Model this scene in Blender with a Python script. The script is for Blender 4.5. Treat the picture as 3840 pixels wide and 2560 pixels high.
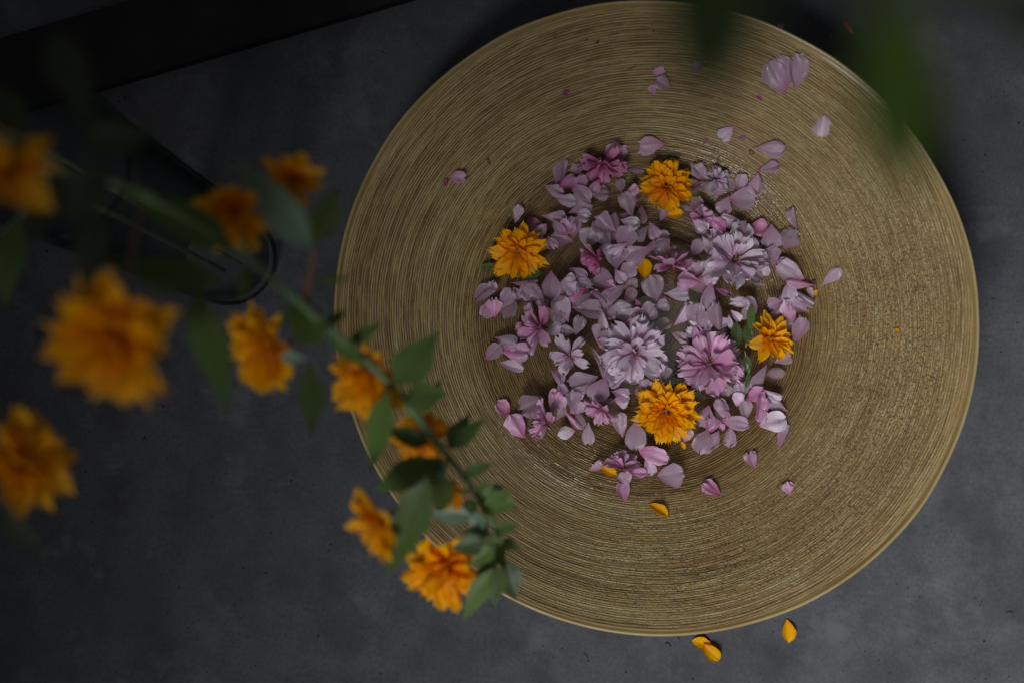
import bpy, bmesh, math, random
import numpy as np
from mathutils import Vector, Matrix, Quaternion

random.seed(7)
for o in list(bpy.data.objects):
    bpy.data.objects.remove(o, do_unlink=True)
scene = bpy.context.scene
COL = scene.collection
R = math.radians

# ------------------------------------------------------------------ camera
CAM_H = 0.95
TILT = R(2.9)
FPX = 3840 * 50.0 / 36.0          # focal length in photograph pixels
cam_d = bpy.data.cameras.new('camera')
cam = bpy.data.objects.new('camera', cam_d)
COL.objects.link(cam)
cam.location = (0, 0, CAM_H)
cam.rotation_euler = (TILT, 0, 0)
cam_d.lens = 50
cam_d.sensor_width = 36
cam_d.clip_start = 0.01
cam_d.clip_end = 50
cam_d.dof.use_dof = True
cam_d.dof.focus_distance = 0.915
cam_d.dof.aperture_fstop = 6.8
scene.camera = cam

# ------------------------------------------------------------------ world, lamps, exposure
world = bpy.data.worlds.new('World')
scene.world = world
world.use_nodes = True
bg = world.node_tree.nodes['Background']
bg.inputs['Color'].default_value = (0.95, 0.96, 1.0, 1)
bg.inputs['Strength'].default_value = 0.086

key_d = bpy.data.lights.new('window_light', 'SPOT')
key = bpy.data.objects.new('window_light', key_d)
COL.objects.link(key)
key.location = (-0.16, -0.84, 1.42)
key_aim = Vector((0.34, -0.18, 0.03))
key.rotation_euler = (key_aim - key.location).to_track_quat('-Z', 'Y').to_euler()
key_d.energy = 190
key_d.color = (0.97, 0.98, 1.0)
key_d.spot_size = R(37.5)
key_d.spot_blend = 1.0
key_d.shadow_soft_size = 0.36

# dim lamp added only to give the water in the bowl a pale reflection
top_d = bpy.data.lights.new('reflection_light', 'AREA')
top = bpy.data.objects.new('reflection_light', top_d)
COL.objects.link(top)
top.location = (0.31, 0.13, 1.90)
top_d.shape = 'ELLIPSE'
top_d.size = 0.19
top_d.size_y = 0.26
top_d.energy = 0.14
top_d.color = (1.0, 0.97, 0.92)

scene.view_settings.view_transform = 'Standard'
scene.view_settings.look = 'None'
scene.view_settings.exposure = 0.0
scene.view_settings.gamma = 1.0
scene.view_settings.use_curve_mapping = False
scene.render.engine = 'CYCLES'
scene.cycles.max_bounces = 8
scene.cycles.transparent_max_bounces = 24

# ------------------------------------------------------------------ placing helpers
CT, ST = math.cos(TILT), math.sin(TILT)
def ray(px, py):
    dx = (px - 1920) / FPX
    dy = -(py - 1280) / FPX
    return Vector((dx, dy * CT + ST, dy * ST - CT))
def at_z(px, py, z):
    """point of the place at height z seen at photograph pixel (px, py)"""
    d = ray(px, py)
    t = (z - CAM_H) / d.z
    return Vector((0, 0, CAM_H)) + d * t
def at_d(px, py, depth):
    return at_z(px, py, CAM_H - depth)
DS = 3840 / 2352.0                # pixels of the overview the positions were read from

# ------------------------------------------------------------------ materials
MATS = {}
class NT:
    def __init__(self, name):
        self.m = bpy.data.materials.new(name)
        self.m.use_nodes = True
        self.t = self.m.node_tree
        self.t.nodes.clear()
        self.out = self.t.nodes.new('ShaderNodeOutputMaterial')
    def n(self, kind, **kw):
        nd = self.t.nodes.new(kind)
        for k, v in kw.items():
            if k.startswith('_'):
                setattr(nd, k[1:], v)
            else:
                self.set(nd.inputs[k.replace('__', ' ')], v)
        return nd
    def set(self, sock, v):
        if isinstance(v, bpy.types.NodeSocket):
            self.t.links.new(v, sock)
        elif isinstance(v, tuple) and len(v) == 3 and sock.type == 'RGBA':
            sock.default_value = (*v, 1)
        else:
            sock.default_value = v
    def math(self, op, a, b=None, clamp=False):
        nd = self.t.nodes.new('ShaderNodeMath')
        nd.operation = op
        nd.use_clamp = clamp
        self.set(nd.inputs[0], a)
        if b is not None:
            self.set(nd.inputs[1], b)
        return nd.outputs[0]
    def mix(self, f, a, b, mode='MIX'):
        nd = self.t.nodes.new('ShaderNodeMix')
        nd.data_type = 'RGBA'
        nd.blend_type = mode
        self.set(nd.inputs[0], f)
        self.set(nd.inputs[6], a)
        self.set(nd.inputs[7], b)
        return nd.outputs[2]
    def ramp(self, f, stops, interp='LINEAR'):
        nd = self.t.nodes.new('ShaderNodeValToRGB')
        nd.color_ramp.interpolation = interp
        el = nd.color_ramp.elements
        while len(el) < len(stops):
            el.new(0.5)
        for e, (p, c) in zip(el, stops):
            e.position = p
            e.color = (*c, 1) if isinstance(c, tuple) else (c, c, c, 1)
        self.set(nd.inputs[0], f)
        return nd.outputs[0]
    def noise(self, vec, scale, detail=3, rough=0.55):
        nd = self.t.nodes.new('ShaderNodeTexNoise')
        if vec is not None:
            self.set(nd.inputs['Vector'], vec)
        nd.inputs['Scale'].default_value = scale
        nd.inputs['Detail'].default_value = detail
        nd.inputs['Roughness'].default_value = rough
        return nd.outputs[0]
    def combine(self, x, y, z=0.0):
        nd = self.t.nodes.new('ShaderNodeCombineXYZ')
        for s, v in zip(nd.inputs, (x, y, z)):
            self.set(s, v)
        return nd.outputs[0]
    def bump(self, h, dist, strength=1.0, normal=None):
        nd = self.t.nodes.new('ShaderNodeBump')
        nd.inputs['Distance'].default_value = dist
        nd.inputs['Strength'].default_value = strength
        self.set(nd.inputs['Height'], h)
        if normal is not None:
            self.set(nd.inputs['Normal'], normal)
        return nd.outputs[0]
    def done(self, key, surf):
        self.t.links.new(surf, self.out.inputs['Surface'])
        MATS[key] = self.m
        return self.m

def uv_split(t):
    uv = t.n('ShaderNodeUVMap').outputs[0]
    s = t.n('ShaderNodeSeparateXYZ', Vector=uv)
    return s.outputs[0], s.outputs[1]

def petal_material(key, name, base, mid, tip, rnd=0.25, transl=0.3, clear=0.0, rough=0.4, veins=0.35, vtint=(0.5, 0.2, 0.35), spec=0.5, sat=(0.8, 0.45)):
    t = NT(name)
    u, v = uv_split(t)
    col = t.ramp(u, [(0.0, base), (0.32, mid), (0.95, tip)])
    r = t.n('ShaderNodeObjectInfo').outputs['Random']
    off = t.math('MULTIPLY', r, 37.0)
    # fine veins fanning from the base
    vv = t.combine(t.math('MULTIPLY', v, 13.0), t.math('MULTIPLY', u, 1.2), off)
    vn = t.noise(vv, 1.0, 2, 0.6)
    vm = t.ramp(vn, [(0.50, 0.0), (0.68, 1.0)])
    col = t.mix(t.math('MULTIPLY', vm, veins), col, t.mix(0.55, col, vtint))
    # blotches
    bn = t.noise(t.combine(u, v, off), 2.3, 2)
    col = t.mix(t.math('MULTIPLY', bn, 0.35), col, mid)
    # each petal a little paler or deeper than the next
    k = t.math('ADD', 1.0 - rnd, t.math('MULTIPLY', r, 2 * rnd * 0.8))
    hv = t.n('ShaderNodeHueSaturation', Color=col, Value=k)
    r2 = t.math('FRACT', t.math('MULTIPLY', r, 7.31))
    t.set(hv.inputs['Saturation'], t.math('ADD', sat[0], t.math('MULTIPLY', r2, sat[1])))
    col = hv.outputs[0]
    nrm = t.bump(vn, 0.0006, 0.5)
    p = t.n('ShaderNodeBsdfPrincipled', Base__Color=col, Roughness=rough, Normal=nrm)
    p.inputs['Specular IOR Level'].default_value = spec
    tr = t.n('ShaderNodeBsdfTranslucent', Color=col)
    m1 = t.n('ShaderNodeMixShader', Fac=transl)
    t.set(m1.inputs[1], p.outputs[0]); t.set(m1.inputs[2], tr.outputs[0])
    sh = m1.outputs[0]
    if clear > 0:
        tp = t.n('ShaderNodeBsdfTransparent', Color=(1, 0.93, 0.95))
        m2 = t.n('ShaderNodeMixShader', Fac=clear)
        t.set(m2.inputs[1], sh); t.set(m2.inputs[2], tp.outputs[0])
        sh = m2.outputs[0]
    return t.done(key, sh)

petal_material('pale', 'pale_cherry_petal', (0.46, 0.15, 0.28), (0.47, 0.315, 0.42), (0.60, 0.47, 0.575), clear=0.27, rough=0.22, veins=0.8, vtint=(0.34, 0.15, 0.28))
petal_material('pink', 'pink_cherry_petal', (0.48, 0.06, 0.20), (0.60, 0.27, 0.45), (0.70, 0.46, 0.63), clear=0.06, rough=0.32, veins=0.6)
petal_material('deep', 'deep_pink_petal', (0.42, 0.04, 0.16), (0.60, 0.18, 0.36), (0.64, 0.30, 0.48), clear=0.03, rough=0.35, veins=0.5)
petal_material('white', 'whitish_cherry_petal', (0.52, 0.12, 0.29), (0.61, 0.43, 0.56), (0.74, 0.65, 0.745), clear=0.05, rough=0.32, veins=0.55, vtint=(0.5, 0.28, 0.44))
petal_material('magenta', 'magenta_scrap', (0.24, 0.02, 0.12), (0.30, 0.05, 0.17), (0.36, 0.12, 0.26), clear=0.0)
petal_material('yellow', 'yellow_petal', (0.80, 0.25, 0.003), (0.95, 0.43, 0.004), (0.97, 0.53, 0.012), rnd=0.12, transl=0.45,
               veins=0.3, vtint=(0.8, 0.28, 0.0), rough=0.5, spec=0.2, sat=(0.97, 0.08))

def plain(key, name, col, col2, rough=0.5, scale=60, spec=0.5, bumpd=0.0, transl=0.0):
    t = NT(name)
    co = t.n('ShaderNodeTexCoord').outputs['Object']
    nz = t.noise(co, scale, 4)
    c = t.mix(t.ramp(nz, [(0.35, 0.0), (0.65, 1.0)]), col, col2)
    p = t.n('ShaderNodeBsdfPrincipled', Base__Color=c, Roughness=rough)
    p.inputs['Specular IOR Level'].default_value = spec
    if bumpd:
        t.set(p.inputs['Normal'], t.bump(nz, bumpd))
    sh = p.outputs[0]
    if transl:
        tr = t.n('ShaderNodeBsdfTranslucent', Color=c)
        m = t.n('ShaderNodeMixShader', Fac=transl)
        t.set(m.inputs[1], sh); t.set(m.inputs[2], tr.outputs[0])
        sh = m.outputs[0]
    return t.done(key, sh)
plain('stem', 'green_stem', (0.12, 0.215, 0.095), (0.165, 0.27, 0.125), 0.42, 90)
plain('twig', 'reddish_twig', (0.17, 0.06, 0.045), (0.11, 0.09, 0.045), 0.5, 120)
plain('calyx', 'calyx_green', (0.06, 0.10, 0.03), (0.10, 0.14, 0.04), 0.5, 200)
plain('darkgreen', 'pistil_green', (0.035, 0.045, 0.012), (0.06, 0.03, 0.02), 0.5, 300)
plain('redcalyx', 'calyx_red', (0.16, 0.012, 0.018), (0.10, 0.03, 0.02), 0.35, 300)
plain('stamen', 'stamen_thread', (0.52, 0.26, 0.28), (0.45, 0.30, 0.16), 0.5, 400)
plain('anther', 'anther', (0.32, 0.20, 0.05), (0.20, 0.12, 0.03), 0.6, 400)
plain('brown', 'brown_scale', (0.10, 0.045, 0.02), (0.17, 0.08, 0.03), 0.5, 500)
plain('crumb', 'dark_crumb', (0.035, 0.032, 0.03), (0.06, 0.05, 0.04), 0.8, 500)
plain('redscrap', 'red_scrap', (0.20, 0.035, 0.03), (0.26, 0.06, 0.05), 0.5, 300)
plain('timber', 'black_timber', (0.006, 0.006, 0.006), (0.011, 0.010, 0.009), 0.75, 40, 0.2, 0.0004)

def leaf_material(key, name, c1, c2, vein, rough=0.42):
    t = NT(name)
    u, v = uv_split(t)
    r = t.n('ShaderNodeObjectInfo').outputs['Random']
    # slanting side veins: distance along u shifted by |v|
    av = t.math('ABSOLUTE', v)
    s = t.math('SUBTRACT', t.math('MULTIPLY', u, 9.0), t.math('MULTIPLY', av, 2.6))
    fr = t.math('ABSOLUTE', t.math('SUBTRACT', t.math('FRACT', s), 0.5))
    side = t.ramp(fr, [(0.0, 1.0), (0.10, 0.0)])
    mid = t.ramp(av, [(0.0, 1.0), (0.07, 0.0)])
    vm = t.math('MAXIMUM', t.math('MULTIPLY', side, 0.55), mid)
    nz = t.noise(t.combine(u, v, t.math('MULTIPLY', r, 20)), 5.0, 4)
    c = t.mix(nz, c1, c2)
    c = t.mix(t.math('MULTIPLY', vm, 0.5), c, vein)
    hv = t.n('ShaderNodeHueSaturation', Color=c)
    t.set(hv.inputs['Value'], t.math('ADD', 0.75, t.math('MULTIPLY', r, 0.5)))
    c = hv.outputs[0]
    h = t.math('SUBTRACT', t.math('MULTIPLY', nz, 0.5), vm)
    nrm = t.bump(h, 0.0006, 0.8)
    p = t.n('ShaderNodeBsdfPrincipled', Base__Color=c, Roughness=rough, Normal=nrm)
    p.inputs['Specular IOR Level'].default_value = 0.5
    tr = t.n('ShaderNodeBsdfTranslucent', Color=t.mix(0.5, c, (0.10, 0.17, 0.01)))
    m = t.n('ShaderNodeMixShader', Fac=0.45)
    t.set(m.inputs[1], p.outputs[0]); t.set(m.inputs[2], tr.outputs[0])
    return t.done(key, m.outputs[0])
leaf_material('leaf', 'green_leaf', (0.090, 0.165, 0.038), (0.126, 0.208, 0.048), (0.19, 0.28, 0.11))
leaf_material('leaf_sheen', 'painted_sheen_leaf', (0.175, 0.285, 0.195), (0.215, 0.325, 0.225), (0.32, 0.43, 0.33), 0.32)  # sky sheen painted into the leaf colour as pale blue-green
leaf_material('leaf_bright', 'bright_green_leaf', (0.075, 0.145, 0.018), (0.095, 0.170, 0.024), (0.12, 0.20, 0.04))
leaf_material('leaf_dark', 'dark_green_leaf', (0.048, 0.092, 0.026), (0.070, 0.118, 0.032), (0.09, 0.15, 0.055))

leaf_material('leaf_lit', 'lit_green_leaf', (0.150, 0.290, 0.030), (0.190, 0.340, 0.042), (0.24, 0.38, 0.08))  # for a leaf outside the lamp cone; missing light painted in as brighter green
leaf_material('leaf_shade', 'shaded_dark_leaf', (0.014, 0.022, 0.009), (0.022, 0.031, 0.012), (0.03, 0.045, 0.02), 0.6)  # leaf green darkened so the shade at the left is painted in

# ------------------------------------------------------------------ mesh helpers
def mesh_obj(name, verts, faces, mat, parent=None, uvs=None, smooth=True):
    me = bpy.data.meshes.new(name)
    me.from_pydata([tuple(v) for v in verts], [], faces)
    if uvs is not None:
        lay = me.uv_layers.new(name='UVMap')
        idx = np.empty(len(me.loops), dtype=np.int32)
        me.loops.foreach_get('vertex_index', idx)
        lay.data.foreach_set('uv', np.asarray(uvs, dtype=np.float32)[idx].ravel())
    if smooth:
        me.polygons.foreach_set('use_smooth', [True] * len(me.polygons))
    me.materials.append(MATS[mat])
    o = bpy.data.objects.new(name, me)
    COL.objects.link(o)
    if parent is not None:
        o.parent = parent
    return o

def link_copy(name, mesh, parent=None):
    o = bpy.data.objects.new(name, mesh)
    COL.objects.link(o)
    if parent is not None:
        o.parent = parent
    return o

def empty(name, loc=(0, 0, 0)):
    o = bpy.data.objects.new(name, None)
    o.empty_display_size = 0.01
    COL.objects.link(o)
    o.location = loc
    return o

def tag(o, label, cat, group=None):
    o['label'] = label
    o['category'] = cat
    if group:
        o['group'] = group
    return o

def tube_data(pts, radii, seg=8, cap=True):
    pts = [Vector(p) for p in pts]
    verts, faces = [], []
    up = Vector((0.13, 0.31, 0.94)).normalized()
    prev = None
    for i, p in enumerate(pts):
        a = pts[max(i - 1, 0)]
        b = pts[min(i + 1, len(pts) - 1)]
        d = (b - a).normalized()
        n = d.cross(up if prev is None else prev.cross(d) if False else up)
        if n.length < 1e-4:
            n = d.orthogonal()
        n.normalize()
        m = d.cross(n)
        for k in range(seg):
            th = 2 * math.pi * k / seg
            verts.append(p + (n * math.cos(th) + m * math.sin(th)) * radii[i])
    for i in range(len(pts) - 1):
        for k in range(seg):
            a = i * seg + k
            b = i * seg + (k + 1) % seg
            faces.append((a, b, b + seg, a + seg))
    if cap:
        faces.append(tuple(range(seg))[::-1])
        faces.append(tuple(range((len(pts) - 1) * seg, len(pts) * seg)))
    return verts, faces

def smooth_path(pts, sub=6):
    P = [Vector(p) for p in pts]
    out = []
    for i in range(len(P) - 1):
        p0 = P[max(i - 1, 0)]; p1 = P[i]; p2 = P[i + 1]; p3 = P[min(i + 2, len(P) - 1)]
        for k in range(sub):
            t = k / sub
            out.append(0.5 * ((2 * p1) + (p2 - p0) * t + (2 * p0 - 5 * p1 + 4 * p2 - p3) * t * t + (3 * p1 - p0 - 3 * p2 + p3) * t ** 3))
    out.append(P[-1])
    return out

# ------------------------------------------------------------------ noise on a polar grid
def vnoise(rc, tc, nper, seed):
    """smooth value noise in (-1, 1); tc is periodic with nper cells"""
    rng = np.random.default_rng(seed)
    nr = int(rc.max()) + 4
    g = rng.uniform(-1, 1, (nr, nper))
    i = np.floor(rc).astype(int); f = rc - i
    j = np.floor(tc).astype(int); h = tc - j
    f = f * f * (3 - 2 * f); h = h * h * (3 - 2 * h)
    j0 = j % nper; j1 = (j + 1) % nper
    i = np.clip(i, 0, nr - 2)
    return (g[i, j0] * (1 - f) * (1 - h) + g[i + 1, j0] * f * (1 - h) + g[i, j1] * (1 - f) * h + g[i + 1, j1] * f * h)

# ------------------------------------------------------------------ floor and sill
t = NT('polished_concrete')
co = t.n('ShaderNodeTexCoord').outputs['Object']
big = t.noise(co, 5.0, 4, 0.6)
mid = t.noise(co, 22.0, 5, 0.65)
fine = t.noise(co, 420.0, 3, 0.7)
c = t.mix(t.ramp(big, [(0.35, 0.0), (0.65, 1.0)]), (0.050, 0.053, 0.060), (0.072, 0.075, 0.083))
c = t.mix(t.math('MULTIPLY', t.ramp(mid, [(0.44, 0.0), (0.68, 1.0)]), 0.65), c, (0.034, 0.034, 0.036))
c = t.mix(t.ramp(fine, [(0.35, 0.45), (0.6, 0.0)]), c, (0.030, 0.031, 0.035))
gr = t.noise(co, 1100.0, 2, 0.6)
c = t.mix(t.ramp(gr, [(0.58, 0.0), (0.75, 0.5)]), c, (0.082, 0.086, 0.094))
st = t.noise(co, 9.0, 6, 0.7)
c = t.mix(t.ramp(st, [(0.54, 0.0), (0.60, 0.36), (0.70, 0.52)]), c, (0.031, 0.030, 0.030))
st2 = t.noise(co, 13.0, 6, 0.72)
c = t.mix(t.ramp(st2, [(0.54, 0.0), (0.64, 0.55)]), c, (0.094, 0.097, 0.104))
v1 = t.n('ShaderNodeTexVoronoi', Vector=co, Scale=85.0)
s1 = t.math('MULTIPLY', t.ramp(v1.outputs['Distance'], [(0.05, 1.0), (0.085, 0.0)]), t.ramp(t.noise(co, 31.0, 2), [(0.52, 0.0), (0.56, 1.0)]))
v2 = t.n('ShaderNodeTexVoronoi', Vector=co, Scale=170.0)
s2 = t.math('MULTIPLY', t.ramp(v2.outputs['Distance'], [(0.07, 1.0), (0.13, 0.0)]), t.ramp(t.noise(co, 47.0, 2), [(0.50, 0.0), (0.58, 0.8)]))
pit = t.math('MAXIMUM', s1, s2)
c = t.mix(t.math('MULTIPLY', pit, 0.85), c, (0.012, 0.011, 0.010))
h = t.math('SUBTRACT', t.math('MULTIPLY', fine, 0.4), pit)
p = t.n('ShaderNodeBsdfPrincipled', Base__Color=c, Normal=t.bump(h, 0.0004, 0.7))
t.set(p.inputs['Roughness'], t.ramp(mid, [(0.3, 0.62), (0.7, 0.8)]))
p.inputs['Specular IOR Level'].default_value = 0.12
t.done('concrete', p.outputs[0])
fl = mesh_obj('floor', [(-3, -3, 0), (3, -3, 0), (3, 3, 0), (-3, 3, 0)], [(0, 1, 2, 3)], 'concrete', smooth=False)
fl['kind'] = 'structure'

# black timber sill lying across the upper left corner
SILL_H = 0.012
def sill():
    a0, a1 = at_z(-600, 607, SILL_H), at_z(1980, -139, SILL_H)      # edge towards the bowl
    b0, b1 = at_z(-600, 315, SILL_H), at_z(1980, -437, SILL_H)      # far edge
    n = 40
    verts, faces = [], []
    rg = random.Random(3)
    for i in range(n + 1):
        f = i / n
        a = a0.lerp(a1, f); b = b0.lerp(b1, f)
        across = (b - a).normalized()
        e1 = rg.uniform(-.0004, .0004); e2 = rg.uniform(-.0011, .0011)
        bev = 0.0015
        row = [Vector((a.x, a.y, 0.0)), Vector((a.x, a.y, SILL_H - bev)) , a + across * (bev + e1), b - across * (bev + e2), Vector((b.x, b.y, SILL_H - bev)), Vector((b.x, b.y, 0))]
        verts += row
    for i in range(n):
        for k in range(5):
            q = i * 6 + k
            faces.append((q, q + 1, q + 7, q + 6))
    faces.append((0, 1, 2, 3, 4, 5)); faces.append(tuple(range(n * 6, n * 6 + 6))[::-1])
    o = mesh_obj('timber_sill', verts, faces, 'timber', smooth=False)
    tag(o, 'black timber sill on the floor across the upper left corner', 'sill')
sill()

# ------------------------------------------------------------------ the bowl
RIM_Z = 0.088
rim_px = [(1312, 800), (1353, 684), (1424, 551), (1526, 408), (1639, 306), (1776, 199), (1914, 110), (2067, 48), (2195, 18), (2400, 1),
          (2749, 49), (2890, 80), (3012, 144), (3165, 239), (3257, 312), (3429, 496), (3533, 643), (3600, 796), (3646, 960), (3661, 989),
          (3679, 1150), (3677, 1293), (3659, 1460), (3620, 1600), (3559, 1735), (3473, 1894), (3351, 2028), (3198, 2157), (3045, 2258),
          (2922, 2307), (2800, 2344), (1928, 2251), (2040, 2300), (2227, 2354), (2368, 2382), (2485, 2388), (2695, 2371), (2999, 2284),
          (1404, 1755), (1331, 1567), (1254, 1192), (1251, 1061), (1265, 947)]
pts = np.array([at_z(x, y, RIM_Z)[:2] for x, y in rim_px])
A = np.c_[2 * pts, np.ones(len(pts))]
sol = np.linalg.lstsq(A, (pts ** 2).sum(1), rcond=None)[0]
BX, BY = float(sol[0]), float(sol[1])
R0 = float(math.sqrt(sol[2] + BX * BX + BY * BY))
ang = np.arctan2(pts[:, 1] - BY, pts[:, 0] - BX)
dev = np.hypot(pts[:, 0] - BX, pts[:, 1] - BY) / R0 - 1
def basis(a):
    return np.stack([f(k * a) for k in range(2, 6) for f in (np.cos, np.sin)], -1)
Bm = basis(ang)
coef = np.linalg.solve(Bm.T @ Bm + 0.6 * np.eye(Bm.shape[1]), Bm.T @ dev)
def rim_dev(a):
    return basis(np.asarray(a)) @ coef

PR = [(0.0, 0.0095), (0.03, 0.0102), (0.06, 0.0140), (0.085, 0.0205), (0.105, 0.0278), (0.12, 0.0355), (0.14, 0.0472), (0.16, 0.0595), (0.18, 0.0725), (0.19, 0.0790), (0.2, 0.0855), (0.24, 0.1115)]
pr_r = np.array([a for a, b in PR]) * R0 / 0.2
pr_z = np.array([b for a, b in PR])
# smooth the profile once by dense resampling and averaging
_rr = np.linspace(0, pr_r[-1], 600)
_zz = np.interp(_rr, pr_r, pr_z)
_k = np.ones(41) / 41
_zz = np.convolve(np.r_[_zz[1:21][::-1], _zz, 2 * _zz[-1] - _zz[-21:-1][::-1]], _k, 'valid')
def bowl_z(r):
    return np.interp(r, _rr, _zz)
def bowl_at(x, y):
    """height and normal of the plain bowl surface under (x, y)"""
    r = math.hypot(x - BX, y - BY)
    z = float(bowl_z(r))
    s = float(bowl_z(r + 0.002) - bowl_z(max(r - 0.002, 0))) / (0.004 if r > 0.002 else 0.002 + r)
    if r < 1e-4:
        return z, Vector((0, 0, 1))
    ux, uy = (x - BX) / r, (y - BY) / r
    return z, Vector((-s * ux, -s * uy, 1)).normalized()
WATER_Z = 0.0325
WATER_R = float(np.interp(WATER_Z, _zz, _rr))

t = NT('combed_ochre_glaze')
co = t.n('ShaderNodeTexCoord').outputs['Object']
sep = t.n('ShaderNodeSeparateXYZ', Vector=co)
X, Y = sep.outputs[0], sep.outputs[1]
rr = t.math('SQRT', t.math('ADD', t.math('MULTIPLY', X, X), t.math('MULTIPLY', Y, Y)))
th = t.math('ARCTAN2', Y, X)
cx, sx = t.math('COSINE', th), t.math('SINE', th)
def polar(kr, kt, detail=2, rough=0.6, r=None):
    return t.noise(t.combine(t.math('MULTIPLY', cx, kt), t.math('MULTIPLY', sx, kt), t.math('MULTIPLY', r if r is not None else rr, kr)), 1.0, detail, rough)
big = t.noise(co, 9.0, 3)
# comb marks: rings of a fixed pitch that wander a little, each broken along its length
wv = t.math('MULTIPLY', t.math('SUBTRACT', polar(30.0, 2.0, 1), 0.5), 0.003)
wv = t.math('ADD', wv, t.math('MULTIPLY', t.math('SUBTRACT', polar(240.0, 26.0, 2), 0.5), 0.00035))
uu = t.math('ADD', rr, wv)
def comb(pitch, w0, w1, kt, lo, hi, shift, base=0.0):
    q = t.math('ADD', t.math('MULTIPLY', uu, 1.0 / pitch), shift)
    k = t.math('FLOOR', q)
    fr = t.math('ABSOLUTE', t.math('SUBTRACT', t.math('FRACT', q), 0.5))
    line = t.ramp(fr, [(w0, 1.0), (w1, 0.0)])
    st = t.noise(t.combine(t.math('MULTIPLY', cx, kt), t.math('MULTIPLY', sx, kt), t.math('MULTIPLY', k, 3.7)), 1.0, 3, 0.65)
    return t.math('MULTIPLY', line, t.ramp(st, [(lo, base), (hi, 1.0)]))
az = t.math('ADD', 0.5, t.math('MULTIPLY', t.math('COSINE', t.math('ADD', th, R(35))), 0.5))
torn = t.math('MULTIPLY', t.ramp(az, [(0.35, 0.0), (0.85, 1.0)]), t.ramp(rr, [(0.10, 0.0), (0.135, 1.0), (0.175, 0.9), (0.19, 0.2)]))
l1 = comb(0.00145, 0.07, 0.26, 6.0, 0.34, 0.60, 0.0, 0.28)
l2 = comb(0.00228, 0.08, 0.19, 10.0, 0.40, 0.56, 0.37)
l3 = comb(0.00110, 0.16, 0.34, 95.0, 0.46, 0.58, 0.71)
bits = t.ramp(polar(700.0, 110.0, 3, 0.65), [(0.36, 1.0), (0.45, 0.0)])
lines = t.math('MAXIMUM', t.math('MULTIPLY', l1, t.math('SUBTRACT', 1.0, t.math('MULTIPLY', torn, 0.45))), t.math('MULTIPLY', l2, 0.68))
tear = t.math('MULTIPLY', t.math('MAXIMUM', t.math('MULTIPLY', l3, 0.8), bits), t.math('ADD', 0.16, t.math('MULTIPLY', torn, 0.84)))
g = t.math('MAXIMUM', lines, tear)
g = t.math('MULTIPLY', g, t.ramp(rr, [(0.0, 1.0), (R0 * 0.962, 1.0), (R0 * 0.99, 0.4)]))
band = polar(150.0, 1.6)
thin = polar(900.0, 14.0)
c = t.mix(t.ramp(band, [(0.35, 0.0), (0.65, 1.0)]), (0.278, 0.190, 0.068), (0.362, 0.284, 0.122))
c = t.mix(t.ramp(big, [(0.40, 0.0), (0.64, 0.6)]), c, (0.225, 0.136, 0.050))
c = t.mix(t.ramp(thin, [(0.30, 0.5), (0.5, 0.0)]), c, (0.205, 0.125, 0.050))
c = t.mix(t.ramp(thin, [(0.5, 0.0), (0.72, 0.45)]), c, (0.400, 0.345, 0.185))
spk = t.noise(co, 620.0, 2, 0.6)
c = t.mix(t.ramp(spk, [(0.58, 0.0), (0.72, 0.3)]), c, (0.42, 0.36, 0.22))
# the colour turns browner towards the middle of the bowl
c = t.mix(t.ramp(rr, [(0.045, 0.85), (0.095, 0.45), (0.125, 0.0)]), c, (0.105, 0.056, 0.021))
c = t.mix(t.math('MULTIPLY', g, 0.84), c, (0.040, 0.018, 0.007))
h = t.math('SUBTRACT', t.math('MULTIPLY', spk, 0.45), t.math('MULTIPLY', g, 1.0))
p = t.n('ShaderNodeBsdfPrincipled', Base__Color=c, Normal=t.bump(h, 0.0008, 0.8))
wet = t.ramp(rr, [(0.0, 0.30), ((WATER_R + 0.002), 0.19), (WATER_R + 0.008, 0.24), (WATER_R + 0.022, 0.60), (0.2, 0.68)])
p.inputs['Specular IOR Level'].default_value = 0.36
t.set(p.inputs['Roughness'], wet)
t.done('glaze', p.outputs[0])

t = NT('smooth_rim_glaze')
co = t.n('ShaderNodeTexCoord').outputs['Object']
nz = t.noise(co, 60, 4); n2 = t.noise(co, 14, 3)
c = t.mix(nz, (0.24, 0.18, 0.075), (0.33, 0.265, 0.13))
c = t.mix(t.ramp(n2, [(0.4, 0.0), (0.65, 0.7)]), c, (0.225, 0.145, 0.045))
g = t.n('ShaderNodeAttribute', _attribute_name='groove').outputs['Fac']
c = t.mix(t.math('MULTIPLY', g, 0.6), c, (0.17, 0.095, 0.027))
p = t.n('ShaderNodeBsdfPrincipled', Base__Color=c, Roughness=0.38, Normal=t.bump(nz, 0.0006, 0.6))
t.done('rim', p.outputs[0])

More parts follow.
